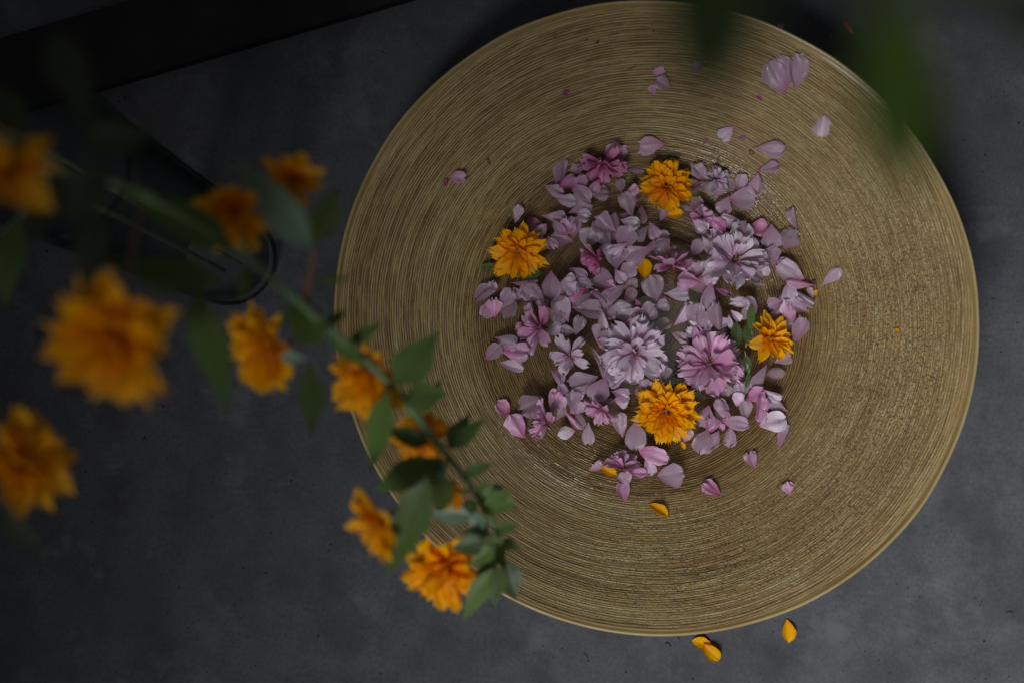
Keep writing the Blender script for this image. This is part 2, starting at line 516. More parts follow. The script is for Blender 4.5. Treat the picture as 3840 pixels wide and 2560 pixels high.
def grid_mesh(name, V, groove, mat, parent, close_center=False):
    nr, nt, _ = V.shape
    idx = np.arange(nr * nt).reshape(nr, nt)
    a = idx[:-1, :]; b = idx[1:, :]
    f = np.stack([a, b, np.roll(b, -1, 1), np.roll(a, -1, 1)], -1).reshape(-1, 4)
    me = bpy.data.meshes.new(name)
    nv = nr * nt
    me.vertices.add(nv)
    me.vertices.foreach_set('co', V.reshape(-1).astype(np.float32))
    nf = len(f)
    me.loops.add(nf * 4)
    me.loops.foreach_set('vertex_index', f.reshape(-1).astype(np.int32))
    me.polygons.add(nf)
    me.polygons.foreach_set('loop_start', np.arange(0, nf * 4, 4, dtype=np.int32))
    me.polygons.foreach_set('loop_total', np.full(nf, 4, dtype=np.int32))
    me.polygons.foreach_set('use_smooth', np.ones(nf, dtype=bool))
    me.update(calc_edges=True)
    me.validate()
    at = me.attributes.new('groove', 'FLOAT', 'POINT')
    at.data.foreach_set('value', groove.reshape(-1).astype(np.float32))
    me.materials.append(MATS[mat])
    o = bpy.data.objects.new(name, me)
    COL.objects.link(o)
    o.parent = parent
    return o

def sstep(a, b, x):
    q = np.clip((x - a) / (b - a), 0, 1)
    return q * q * (3 - 2 * q)

def build_bowl():
    root = empty('ceramic_bowl', (BX, BY, 0))
    tag(root, 'wide shallow ochre ceramic bowl with combed rings, holding water and petals', 'bowl')
    NTH = 1300
    NR = 430
    lip0 = 0.982
    th = np.linspace(0, 2 * np.pi, NTH, endpoint=False)[None, :]
    s = np.linspace(0.0006, lip0, NR)[:, None]
    dv = rim_dev(th)
    rad = s * R0 * (1 + dv * s ** 3)
    z = bowl_z(s * R0) + np.zeros_like(th)
    u = s * R0                               # ring coordinate
    tt = th / (2 * np.pi)
    wob = 0.0011 * vnoise(u * 40 + 0 * th, tt * 9, 9, 1)
    uu = u + wob + 0.0009 * np.cos(th)
    # inner rings get fewer cells round the circle so strips keep their length
    n1 = vnoise(uu / 0.0021, tt * 14, 14, 11)
    n2 = vnoise(uu / 0.0017, tt * 60, 60, 12)
    n3 = vnoise(uu / 0.00100, tt * 520, 520, 13)
    nl = vnoise(uu / 0.0110, tt * 14, 14, 14)
    brk = vnoise(uu / 0.020, tt * 7, 7, 15)
    # strips are torn into short bits towards the right and lower right
    az = 0.5 + 0.5 * np.cos(th - R(-35))
    torn = np.clip(0.22 + 0.75 * az * sstep(0.5, 0.8, s) + 0.25 * brk, 0, 1)
    inner = 1 - sstep(0.35, 0.6, s)
    ridge = (1 - 0.55 * torn) * n1 + (0.45 + 0.45 * torn) * n2 * (1 - 0.5 * inner) + 0.42 * torn * n3
    ridge = ridge / 1.05 + 0.22 * nl
    calm = 1 - sstep(0.96, 0.982, s) * 0.7
    amp = 0.00029 * (0.75 + 0.5 * torn) * calm * sstep(0.0, 0.03, s)
    h = amp * np.clip(ridge, -0.95, 0.8) + 0.0005 * nl
    groove = sstep(0.20, 0.58, -ridge) * calm
    slope = np.gradient(bowl_z(np.squeeze(s) * R0), np.squeeze(s) * R0)[:, None]
    nx = -slope / np.sqrt(1 + slope ** 2); nz_ = 1 / np.sqrt(1 + slope ** 2)
    rad2 = rad + h * nx
    z2 = z + h * nz_
    V = np.stack([rad2 * np.cos(th), rad2 * np.sin(th), z2], -1)
    grid_mesh('dish', V, groove, 'glaze', root)
    # the smooth rounded rim, then the plain outside down to the foot
    e = (rad[-1], z[-1])
    prof = [(0.0, 0.0, 0.25), (0.0012, 0.0004, 1.0), (0.0022, 0.0014, 0.9), (0.0032, 0.0024, 0.3), (0.0044, 0.0029, 0.0), (0.0056, 0.0027, 0.0), (0.0065, 0.0018, 0.0), (0.0069, 0.0002, 0.0), (0.0067, -0.0016, 0.1), (0.0058, -0.0036, 0.4)]
    wz = 0.0011 * vnoise(np.zeros_like(th) + 0.4, tt * 9, 9, 31)
    wr = 0.0006 * vnoise(np.zeros_like(th) + 0.4, tt * 40, 40, 32)
    rows, gro = [], []
    for k, (dr, dz, gg) in enumerate(prof):
        f = k / (len(prof) - 1)
        r_ = e[0][None, :] + dr * 0.55 + (wr if k > 1 else 0)
        z_ = e[1][None, :] + dz * 0.7 + wz * (1 if k > 1 else k * .5) - (0.0002 if k == 0 else 0)
        rows.append(np.stack([r_ * np.cos(th), r_ * np.sin(th), z_ + 0 * th], -1)[0])
        gro.append(np.full(NTH, gg))
    grid_mesh('rim', np.array(rows), np.array(gro), 'rim', root)
    rows2 = [rows[-1][::4]]
    last = rows2[0]
    lr = np.hypot(last[:, 0], last[:, 1]); lz = last[:, 2]; t4 = th[0][::4]
    for f, dz in ((0.93, -0.014), (0.85, -0.027), (0.75, -0.042), (0.62, -0.060), (0.50, -0.0735), (0.45, -0.0775)):
        rr_ = lr * f
        zz_ = np.maximum(RIM_Z + dz, 0.004) + 0 * rr_
        rows2.append(np.stack([rr_ * np.cos(t4), rr_ * np.sin(t4), zz_], -1))
    grid_mesh('outer_wall', np.array(rows2), np.zeros((len(rows2), len(t4))), 'rim', root)
    foot = []
    for rr_, zz_ in ((0.090, 0.0125), (0.0905, 0.002), (0.089, 0.0), (0.083, 0.0), (0.0815, 0.002), (0.081, 0.009)):
        foot.append(np.stack([rr_ * np.cos(t4), rr_ * np.sin(t4), zz_ + 0 * t4], -1))
    grid_mesh('foot_ring', np.array(foot), np.zeros((len(foot), len(t4))), 'rim', root)
build_bowl()

# ------------------------------------------------------------------ the water
t = NT('clear_water')
co = t.n('ShaderNodeTexCoord').outputs['Object']
nrm = t.bump(t.noise(co, 26.0, 2), 0.0006, 0.35)
fr = t.n('ShaderNodeFresnel', IOR=1.33, Normal=nrm)
tp = t.n('ShaderNodeBsdfTransparent', Color=(0.93, 0.90, 0.86))
gl = t.n('ShaderNodeBsdfGlossy', Color=(1, 1, 1), Roughness=0.012, Normal=nrm)
m = t.n('ShaderNodeMixShader', Fac=fr.outputs[0])
t.set(m.inputs[1], tp.outputs[0]); t.set(m.inputs[2], gl.outputs[0])
t.done('water', m.outputs[0])
def build_water():
    n = 240
    rg = np.random.default_rng(5)
    th = np.linspace(0, 2 * np.pi, n, endpoint=False)
    edge = 0.0012 * np.interp(th * n / (2 * np.pi) % n, np.arange(n + 1), np.r_[rg.uniform(-.5, .5, n), 0]) \
        + 0.0016 * np.sin(3 * th + 1) * 0.5
    rows = []
    for f, dz in ((0.001, 0), (0.3, 0), (0.6, 0), (0.85, 0), (0.955, 0), (0.975, 0.0), (0.988, 0.0001), (0.996, 0.0003), (1.004, 0.0006)):
        r_ = (WATER_R + edge * (f > 0.9)) * f
        rows.append(np.stack([r_ * np.cos(th), r_ * np.sin(th), np.full(n, dz)], -1))
    V = np.array(rows)
    root = grid_mesh('water', V, np.zeros((len(rows), n)), 'water', None)
    root.location = (BX, BY, WATER_Z)
    tag(root, 'still clear water pooled in the bottom of the bowl', 'water')
build_water()

# ------------------------------------------------------------------ petals
def petal_data(L, W, seed, notch=0.08, cup=0.25, curl=0.1, ruffle=0.05, fold=0.0, jag=0.03, pa=0.85, pb=0.38, blunt=0.30, flip=None, nu=11, nv=10):
    """petal with its base at the origin, tip along +x, upper side +z; pa, pb shape the outline"""
    rg = random.Random(seed)
    ph = [rg.uniform(0, 6.28) for _ in range(8)]
    jags = [rg.uniform(-1, 1) for _ in range(nv + 1)]
    asym = rg.uniform(-0.12, 0.12)
    um = pa / (pa + pb)
    peak = um ** pa * (1 - um) ** pb
    verts, uvs, faces = [], [], []
    for i in range(nu + 1):
        u = 1 - (1 - i / nu) ** 1.45
        f = max(u, 1e-5) ** pa * max(1 - u, 0) ** pb / peak
        f = max(f, 0.05, blunt * u ** 5)
        f *= 1 + 0.035 * math.sin(11 * u + ph[5]) + 0.03 * math.sin(17 * u + ph[6])
        for j in range(nv + 1):
            v = -1 + 2 * j / nv
            x = L * (u - notch * math.exp(-(v / 0.3) ** 2) * u ** 9 + jag * jags[j] * u ** 9 - 0.03 * v * v * u ** 9)
            y = W / 2 * v * f * (1 + asym * v * u)
            y += 0.05 * W * math.sin(2.2 * u + ph[4]) * u
            z = cup * W * 0.5 * (v * v) * f + curl * L * u * u
            z += ruffle * W * u * (math.sin(3.1 * v + ph[0] + 2 * u) + 0.7 * math.sin(6.3 * v + ph[1]) * u + 0.5 * math.sin(12 * u + ph[2]) * v)
            z += fold * abs(v) * W * 0.5 * f
            if flip is not None:
                v0, a = flip
                y0 = W / 2 * v0 * f
                if (v0 >= 0 and v > v0) or (v0 < 0 and v < v0):
                    d = y - y0
                    z += abs(d) * math.sin(a) + 0.0004
                    y = y0 + d * math.cos(a)
            verts.append((x, y, z))
            uvs.append((u, v))
    for i in range(nu):
        for j in range(nv):
            a = i * (nv + 1) + j
            faces.append((a, a + nv + 1, a + nv + 2, a + 1))
    return verts, faces, uvs

# petals read off the photograph in six enlarged windows:
# window, centre x, centre y, length, width, direction base to tip (degrees), kind letters, extra
# p pale, k pink, d deep pink, w whitish, m magenta; s = sunk under the water, f = one side folded over, c = crumpled, r = raised
WIN = {'A': (1700, 480), 'B': (2400, 480), 'C': (1700, 1000), 'D': (2400, 1000), 'E': (1700, 1480), 'F': (2400, 1480)}
ZS = 2.94
PET = '''A 2195 175 290 200 180 ks
A 40 535 190 130 5 kc
A -85 600 90 60 100 m
A 1210 500 320 170 80 pf
A 1260 610 220 140 30 k
A 1780 285 270 230 70 ks
A 1340 470 150 110 40 ps
A 1410 720 290 190 -50 p
A 1610 730 210 160 5 ps
A 1250 800 215 135 -5 w
A 1400 890 265 145 22 p
A 1840 640 160 110 95 ps
A 1960 690 155 130 40 kf
A 1930 850 275 190 108 p
A 1900 985 200 100 -20 ps
A 1100 990 250 150 -8 p
A 880 1060 210 170 -55 ks
A 1170 1095 210 110 -48 wf
A 1200 1235 260 140 168 p
A 1330 1100 230 170 85 p
A 1680 1080 280 220 150 p
A 1490 1220 245 220 84 p
A 1890 1220 240 210 62 p
A 2080 1160 210 120 228 p
A 2200 1130 195 130 -68 p
A 2030 1400 285 225 212 p
A 1790 1440 235 240 92 p
A 800 1120 160 120 140 ps
A 2000 470 160 80 0 ps
B 955 50 195 150 225 w
B 1435 215 325 180 0 p
B 1410 440 240 130 18 p
B 1290 610 235 150 -98 p
B 1110 600 175 115 85 w
B 1000 630 160 100 125 ps
B 1130 790 295 225 -4 p
B 935 850 205 170 245 p
B 1030 1015 275 150 160 pf
B 1720 1010 260 130 98 pf
B 1650 1240 235 210 58 p
B 1440 1190 245 220 268 p
B 1290 1110 230 180 10 ks
B 1460 1420 225 150 88 p
B 750 650 180 140 -30 ps
B 840 490 140 115 62 p
B 590 640 170 150 200 ps
B 610 850 180 120 75 ps
B 530 920 140 90 170 ps
B 735 1190 180 120 -60 ps
B 620 1330 210 130 60 p
B 755 1350 110 100 90 p
B 1620 1510 210 140 178 p
B 715 150 65 40 70 m
B 1130 108 85 50 0 m
B 2020 -30 240 190 -98 p
C 335 330 280 170 32 pf
C 375 465 210 140 250 ks
C 605 440 280 180 255 ps
C 785 170 300 95 2 pf
C 700 295 150 110 -60 p
C 895 300 270 190 150 p
C 1075 200 295 205 270 p
C 1290 250 270 210 130 p
C 1400 185 265 130 -20 pc
C 1340 370 210 140 95 p
C 1380 75 225 110 -28 p
C 1540 280 115 32 20 w
C 1660 160 275 190 155 p
C 1750 300 330 150 213 p
C 1830 105 175 130 -55 w
C 1950 185 165 130 40 ps
C 2195 240 275 240 108 p
C 1210 470 295 200 112 w
C 1470 465 305 190 -2 p
C 1830 490 270 210 12 p
C 1660 560 235 115 -70 wf
C 2030 410 140 55 -62 m
C 2130 510 230 180 30 p
C 1940 615 130 80 10 d
C 2290 430 155 140 20 p
C 1380 650 215 125 72 p
C 1270 705 170 110 170 p
C 1110 700 190 130 28 w
C 1580 730 195 90 88 p
C 1670 770 145 110 92 p
C 580 830 250 205 -25 p
C 440 945 215 140 40 p
C 680 945 290 200 -5 k
C 640 1090 265 110 -14 w
C 1560 980 225 60 -63 wf
C 1700 1180 345 110 -50 pf
C 1440 1270 320 220 202 p
C 1620 1350 285 210 248 p
C 1840 1390 195 150 -12 p
C 1940 1245 190 100 0 ps
C 2080 1370 225 180 -92 p
C 2290 1190 235 120 58 pf
C 1050 530 130 120 20 ps
C 1500 330 160 110 160 ps
C 1950 330 190 120 60 ps
C 2050 620 200 120 200 ps
D 540 160 250 180 175 kr
D 655 210 230 200 20 ps
D 400 305 275 150 -2 w
D 750 330 305 150 258 p
D 900 270 175 60 -25 m
D 440 520 280 170 60 wf
D 610 550 295 180 84 p
D 230 650 205 120 22 ps
D 750 640 155 130 95 w
D 870 550 305 165 95 pf
D 1050 540 155 80 -48 w
D 990 610 155 60 -78 w
D 1170 520 155 130 58 p
D 570 740 145 110 150 w
D 1310 1210 295 120 237 p
D 1490 1170 205 120 10 ps
D 1460 1390 225 115 -22 wf
D 1570 1010 190 140 28 p
D 1110 1075 150 130 -80 p
D 1750 690 275 145 72 p
D 1490 410 160 150 205 p
D 1640 480 250 170 118 k
D 1760 450 205 135 150 p
D 1660 60 320 210 150 p
D 1770 180 330 100 172 kf
D 1770 320 330 130 -36 wf
D 1885 300 155 65 110 p
D 2110 110 265 130 42 p
D 930 1335 190 115 -60 p
D 1090 1370 170 115 100 p
D 460 1370 180 120 0 ps
D 60 1340 200 160 130 p
D 1390 30 150 85 268 w
D 700 780 200 120 60 ps
D 860 760 190 110 80 ps
E 545 155 195 170 140 k
E 850 100 280 230 212 p
E 700 345 295 200 122 k
E 1240 410 185 130 190 w
E 1110 100 225 115 92 p
E 1200 80 165 110 102 w
E 1320 70 235 145 98 p
E 1320 260 300 75 -42 kf
E 1390 275 210 90 -70 p
E 1840 330 265 170 102 p
E 2010 450 315 220 268 p
E 2200 660 335 180 -22 k
E 1570 790 170 90 32 p
E 2035 850 195 90 -2 k
E 1900 930 175 140 100 p
E 1870 1080 235 140 98 kc
E 1180 200 170 90 60 ps
F 720 240 255 190 252 p
F 510 450 155 130 72 w
F 690 510 275 220 248 p
F 880 220 205 130 -52 p
F 1050 310 295 150 -14 p
F 890 335 115 60 -70 k
F 1150 170 235 130 92 p
F 1290 160 295 190 84 kf
F 1500 110 285 120 150 p
F 1450 300 295 200 16 w
F 1590 480 295 120 68 pf
F 1235 730 215 135 110 kc
F 790 1050 235 145 142 kc
F 1640 1040 155 130 102 kc
F 330 870 275 225 8 p
F 1140 -60 190 110 60 p'''
def more_petals():
    rg = random.Random(99)
    src = [ln.split() for ln in PET.split('\n')]
    out = []
    core = []
    for w, x, y, L, W, a, k in src:
        core.append((WIN[w][0] + float(x) / ZS, WIN[w][1] + float(y) / ZS))
    tries = 0
    while len(out) < 84 and tries < 5000:
        tries += 1
        cx_, cy_ = rg.choice(core)
        x = cx_ + rg.uniform(-60, 60); y = cy_ + rg.uniform(-60, 60)
        if (x - 2400) ** 2 + (y - 1190) ** 2 > 600 ** 2:
            continue
        near = sorted(math.hypot(x - q[0], y - q[1]) for q in core)
        if near[0] < 22 or near[2] > 105:
            continue
        core.append((x, y))
        out.append((x, y, rg.uniform(50, 84), rg.uniform(36, 60), rg.uniform(0, 360), rg.choice(['p', 'pc', 'ps', 'pc', 'kc', 'pf', 'w', 'wc'])))
    return out
# petals on the upper slope, read in overview pixels: x, y, length, width, direction, kind
PET2 = [(1783, 178, 82, 52, 118, 'p'), (1797, 166, 84, 50, 105, 'p'), (1824, 166, 84, 46, 95, 'pf'), (1524, 190, 42, 30, 150, 'p'), (1511, 164, 30, 18, 20, 'k'),
        (1500, 206, 28, 18, 110, 'k'), (1604, 152, 30, 22, 90, 'p'), (1298, 213, 15, 12, 40, 'm'), (1745, 226, 16, 10, 130, 'm'), (1790, 68, 26, 14, 70, 'k')]

plist = []
for ln in PET.split('\n'):
    w, x, y, L, W, a, k = ln.split()
    ox, oy = WIN[w]
    plist.append((ox + float(x) / ZS, oy + float(y) / ZS, float(L) / ZS, float(W) / ZS, float(a), k))
plist += more_petals()
for x, y, L, W, a, k in PET2:
    plist.append((x * DS, y * DS, L * DS, W * DS, a, k))

def lay_object(o, p, normal, yaw, tiltx=0.0, tilty=0.0):
    q = Vector((0, 0, 1)).rotation_difference(normal)
    o.rotation_mode = 'QUATERNION'
    o.rotation_quaternion = q @ Quaternion((0, 0, 1), yaw) @ Quaternion((0, 1, 0), tilty) @ Quaternion((1, 0, 0), tiltx)
    o.location = p

LAND = []            # flowers the petal labels refer to: (x, y, phrase)
ALL_PETALS = []      # (object, x, y, adjective)
ADJ = {'p': 'pale lilac', 'k': 'pink', 'd': 'deep pink', 'w': 'whitish', 'm': 'magenta', 'y': 'yellow'}
KEY = {'p': 'pale', 'k': 'pink', 'd': 'deep', 'w': 'white', 'm': 'magenta', 'y': 'yellow'}
rgp = random.Random(21)
drop_spots = {}
def place_petal(i, px, py, Lp, Wp, a, kind):
    z0 = WATER_Z
    p = at_z(px, py, z0)
    r = math.hypot(p.x - BX, p.y - BY)
    on_floor = r > R0 * 1.02
    sunk = 's' in kind
    afloat = r < WATER_R - 0.002 and not on_floor
    if on_floor:
        p = at_z(px, py, 0.001); nrm = Vector((0, 0, 1)); z = 0.0006
    elif afloat:
        nrm = Vector((0, 0, 1))
        if sunk:
            zb, _ = bowl_at(p.x, p.y)
            z = max(WATER_Z - rgp.uniform(0.002, 0.006), zb + 0.0015)
        else:
            z = WATER_Z + 0.0004 + rgp.uniform(0, 0.0022)
    else:
        for _ in range(4):
            zb, nrm = bowl_at(p.x, p.y)
            p = at_z(px, py, zb)
        z = zb + 0.0008
    if 'r' in kind:
        z += 0.005
    p = at_z(px, py, z)
    sc = (CAM_H - z) / FPX
    L = Lp * sc * 1.05; W = Wp * sc * 1.10
    k0 = kind[0]
    kw = dict(notch=rgp.choice([0, 0, 0, .03, .06, .10]), cup=rgp.uniform(-0.1, 0.5), curl=rgp.uniform(-0.05, 0.14), ruffle=rgp.uniform(0.04, 0.14),
              jag=rgp.uniform(0.02, 0.08), nu=13, nv=14, pa=rgp.uniform(0.8, 1.3), pb=rgp.uniform(0.34, 0.62), blunt=rgp.uniform(0.10, 0.80))
    if sunk:
        kw['cup'] *= 0.6
    if not afloat:
        kw['cup'] *= 0.7
    if 'f' in kind:
        kw['flip'] = (rgp.choice([-1, 1]) * rgp.uniform(0.15, 0.4), R(rgp.uniform(95, 150)))
        W *= 1.35
    elif k0 not in 'my' and rgp.random() < 0.45:
        kw['fold'] = rgp.uniform(0.2, 0.6) * rgp.choice([1, 1, -0.6])
        W *= 1.08
    if 'c' in kind:
        kw['ruffle'] = 0.15; kw['jag'] = 0.12; kw['nu'] = 14; kw['nv'] = 16
        kw['cup'] = 0.3
    if k0 == 'y':
        kw.update(notch=-0.03, jag=0.03, pa=0.95, pb=0.75, blunt=0.10, ruffle=0.05, cup=0.55, fold=0.35)
    vs, fs, uv = petal_data(L, W, 100 + i, **kw)
    zs = min(v[2] for v in vs)
    vs = [(v[0] - L / 2, v[1], v[2] - zs * 0.85) for v in vs]
    name = 'yellow_petal' if k0 == 'y' else 'cherry_petal'
    o = mesh_obj(name, vs, fs, KEY[k0], None, uv)
    tl = 0.10 if afloat else 0.05
    lay_object(o, p, nrm, R(a), rgp.uniform(-tl, tl), rgp.uniform(-tl, tl))
    adj = ADJ[k0]
    if 'f' in kind:
        adj += ' folded'
    elif 'c' in kind:
        adj += ' crumpled'
    elif sunk and afloat:
        adj += ' sunken'
    ALL_PETALS.append((o, p.x, p.y, adj, 'yellow' if k0 == 'y' else 'cherry', on_floor, afloat, L))
    return o
for i, (px, py, Lp, Wp, a, k) in enumerate(plist):
    place_petal(i, px, py, Lp, Wp, a, k)
# loose yellow petals (overview pixels)
for i, (x, y, L, W, a) in enumerate([(1548, 492, 42, 22, 8), (1480, 619, 46, 30, 95), (1398, 1080, 40, 20, -28), (1512, 1173, 52, 24, -40), (1568, 1022, 20, 10, -62),
                                      (1874, 674, 18, 10, 70), (2061, 758, 12, 8, -30)]):
    place_petal(400 + i, x * DS, y * DS, L * DS, W * DS, a, 'y')
for i, (x, y, L, W, a) in enumerate([(1809, 1447, 50, 28, -85), (1613, 1477, 48, 26, 160), (1632, 1496, 50, 30, -48)]):
    o = place_petal(420 + i, x * DS, y * DS, L * DS, W * DS, a, 'y')
    if i == 2:
        o.location.z += 0.0016

# water beads on floating petals (overview window positions)
t = NT('water_bead')
fr = t.n('ShaderNodeLayerWeight', Blend=0.5)
tp = t.n('ShaderNodeBsdfTransparent', Color=(0.93, 0.93, 0.95))
gl = t.n('ShaderNodeBsdfGlossy', Color=(1, 1, 1), Roughness=0.02)
m = t.n('ShaderNodeMixShader', Fac=t.math('ADD', t.math('MULTIPLY', t.math('POWER', fr.outputs['Facing'], 4.0), 0.8), 0.05))
t.set(m.inputs[1], tp.outputs[0]); t.set(m.inputs[2], gl.outputs[0])
t.done('bead', m.outputs[0])
bm = bmesh.new()
bmesh.ops.create_uvsphere(bm, u_segments=12, v_segments=8, radius=1.0)
bead_me = bpy.data.meshes.new('bead'); bm.to_mesh(bead_me); bm.free()
bead_me.polygons.foreach_set('use_smooth', [True] * len(bead_me.polygons))
bead_me.materials.append(MATS['bead'])
bpy.context.view_layer.update()
BEADS = [('C', 1440, 480, 1.0), ('B', 1658, 1215, 0.8), ('C', 960, 235, .55), ('D', 365, 228, .5), ('D', 450, 335, .5), ('D', 575, 655, .6), ('D', 440, 590, .5), ('E', 1950, 410, .8),
         ('E', 945, 465, .8), ('F', 630, 470, 1.0), ('F', 700, 465, .8), ('F', 1520, 215, .9), ('F', 1375, 135, .7), ('F', 1385, 360, .8), ('F', 1530, 305, .6), ('D', 1620, 965, .8),
         ('E', 575, 1040, .6), ('C', 575, 860, .7), ('D', 1145, 565, .8), ('D', 1145, 628, .5), ('F', 570, 380, .6), ('F', 1195, 15, .7), ('A', 1355, 795, .5), ('C', 575, 1040, .6), ('C', 460, 862, .6)]
for w, x, y, s_ in BEADS:
    p = at_z(WIN[w][0] + x / ZS, WIN[w][1] + y / ZS, WATER_Z + 0.003)
    best = min(ALL_PETALS, key=lambda q: (q[1] - p.x) ** 2 + (q[2] - p.y) ** 2)
    po = best[0]
    ok, hit, nn, fi = po.closest_point_on_mesh(po.matrix_world.inverted() @ p)
    b = link_copy('water_bead', bead_me, po)
    b.location = hit + Vector((0, 0, 0.0004 * s_))
    b.scale = (0.0013 * s_, 0.0013 * s_, 0.0009 * s_)

# ------------------------------------------------------------------ cherry blossoms
CH = []
for i in range(9):
    vs, fs, uv = petal_data(1.0, 0.64, 900 + i, notch=[.05, .12, .16, .02, .1, .07, .14, .09, .03][i], cup=[.5, .3, .7, .45, .2, .6, .35, .8, .5][i], curl=[.05, .18, -.05, .12, .2, 0, .1, .25, -.1][i],
                            ruffle=0.085, jag=0.12, pa=1.0, pb=0.32, blunt=0.55, nu=10, nv=12)
    me = {}
    for key in ('white', 'pink', 'deep'):
        o = mesh_obj('petal', vs, fs, key, None, uv)
        me[key] = o.data
        bpy.data.objects.remove(o)
    CH.append(me)
bm = bmesh.new()
for k in range(7):
    a = k * 0.9
    tip = Vector((0.17 * math.cos(a) * (0.6 + 0.1 * (k % 3)), 0.17 * math.sin(a) * (0.6 + .1 * (k % 3)), 0.26 + 0.03 * (k % 2)))
    vs, fs = tube_data([Vector((0, 0, 0)), tip * 0.55 + Vector((0, 0, .03)), tip], [0.010, 0.008, 0.006], 5)
    bv = [bm.verts.new(v) for v in vs]
    for f in fs:
        bm.faces.new([bv[q] for q in f])
stam_me = bpy.data.meshes.new('stamen'); bm.to_mesh(stam_me); bm.free()
stam_me.materials.append(MATS['stamen'])
bm = bmesh.new()
for k in range(7):
    a = k * 0.9
    tip = Vector((0.17 * math.cos(a) * (0.6 + 0.1 * (k % 3)), 0.17 * math.sin(a) * (0.6 + .1 * (k % 3)), 0.26 + 0.03 * (k % 2)))
    bmesh.ops.create_icosphere(bm, subdivisions=1, radius=0.020, matrix=Matrix.Translation(tip))
anth_me = bpy.data.meshes.new('anther'); bm.to_mesh(anth_me); bm.free()
anth_me.materials.append(MATS['anther'])
bm = bmesh.new()
bmesh.ops.create_icosphere(bm, subdivisions=2, radius=0.10, matrix=Matrix.Translation((0, 0, 0.02)))
bmesh.ops.create_cone(bm, cap_ends=True, segments=8, radius1=0.035, radius2=0.02, depth=0.22, matrix=Matrix.Translation((0.01, 0, 0.16)))
pistil_me = bpy.data.meshes.new('pistil'); bm.to_mesh(pistil_me); bm.free()
pistil_me.materials.append(MATS['darkgreen'])
def calyx_mesh(mat, name):
    vs, fs = tube_data([Vector((0, 0, 0.06)), Vector((0, 0, 0.0)), Vector((0, 0, -0.10)), Vector((0, 0, -0.24)), Vector((0.02, 0, -0.34))], [0.085, 0.10, 0.085, 0.06, 0.035], 8)
    base = len(vs)
    for k in range(5):
        a = k * 2 * math.pi / 5
        d = Vector((math.cos(a), math.sin(a), 0)); s2 = Vector((-math.sin(a), math.cos(a), 0))
        b = len(vs)
        vs += [d * 0.08 + s2 * 0.05, d * 0.08 - s2 * 0.05, d * 0.30 + Vector((0, 0, -0.03))]
        fs.append((b, b + 1, b + 2))
    me = bpy.data.meshes.new(name)
    me.from_pydata([tuple(v) for v in vs], [], fs)
    me.materials.append(MATS[mat])
    return me
cal_red = calyx_mesh('redcalyx', 'calyx')
cal_grn = calyx_mesh('calyx', 'calyx')

def petal_ring(root, meshes, n, rad, elev, size, rg, name='petal', width=1.0, jel=8, joff=0.0, hz=0.0):
    for k in range(n):
        az = 2 * math.pi * (k + joff) / n + rg.uniform(-1.3, 1.3) / n
        el = R(elev + rg.uniform(-jel, jel))
        s = size * rg.uniform(0.86, 1.1)
        me = rg.choice(meshes)
        o = link_copy(name, me, root)
        q = Quaternion((0, 0, 1), az) @ Quaternion((0, 1, 0), -el) @ Quaternion((1, 0, 0), rg.uniform(-0.5, 0.5))
        o.rotation_mode = 'QUATERNION'
        o.rotation_quaternion = q
        o.location = (rad * math.cos(az), rad * math.sin(az), hz + rg.uniform(-0.02, 0.02) * size)
        o.scale = (s, s * width * rg.uniform(0.85, 1.12), s)

def blossom(x, y, dia, tilt, dirn, style, label, short, seed, lift=0.004, full=1.0):
    rg = random.Random(seed)
    z = WATER_Z + lift
    p = at_z(x * DS, y * DS, z)
    D = dia * DS * (CAM_H - z) / FPX
    L = D * 0.5
    root = empty('cherry_blossom', p)
    root.rotation_mode = 'QUATERNION'
    ax = Vector((-math.sin(R(dirn)), math.cos(R(dirn)), 0))
    root.rotation_quaternion = Quaternion(ax, R(tilt)) @ Quaternion((0, 0, 1), rg.uniform(0, 6))
    ms = [m[style] for m in CH]
    if full >= 1:
        petal_ring(root, ms, 8, L * 0.05, 3, L * 1.02, rg, hz=-0.03 * L, jel=11)
        petal_ring(root, ms, 7, L * 0.05, 13, L * 0.92, rg, joff=0.5, hz=0.02 * L, jel=13)
        petal_ring(root, ms, 6, L * 0.09, 27, L * 0.74, rg, joff=0.25, width=0.85, jel=16, hz=0.04 * L)
        petal_ring(root, ms, 4, L * 0.11, 50, L * 0.50, rg, joff=0.7, width=0.7, jel=14, hz=0.05 * L)
    else:
        petal_ring(root, ms, 5, L * 0.05, 10, L * 1.0, rg, hz=0)
        petal_ring(root, ms, 5, L * 0.05, 34, L * 0.85, rg, joff=0.5, width=0.9, jel=14, hz=.03 * L)
        petal_ring(root, ms, 2, L * 0.04, 60, L * 0.6, rg, joff=0.3, width=0.7, jel=14, hz=.05 * L)
    for me, nm in ((stam_me, 'stamen'), (anth_me, 'anther')):
        o = link_copy(nm, me, root); o.scale = (L * .95,) * 3; o.location.z = 0.05 * L
    o = link_copy('pistil', pistil_me, root); o.scale = (L,) * 3; o.location.z = 0.06 * L
    o = link_copy('calyx', cal_red if tilt > 40 else cal_grn, root); o.scale = (L,) * 3
    tag(root, label, 'blossom', 'cherry blossoms floating in the bowl')
    LAND.append((p.x, p.y, short))
    return root

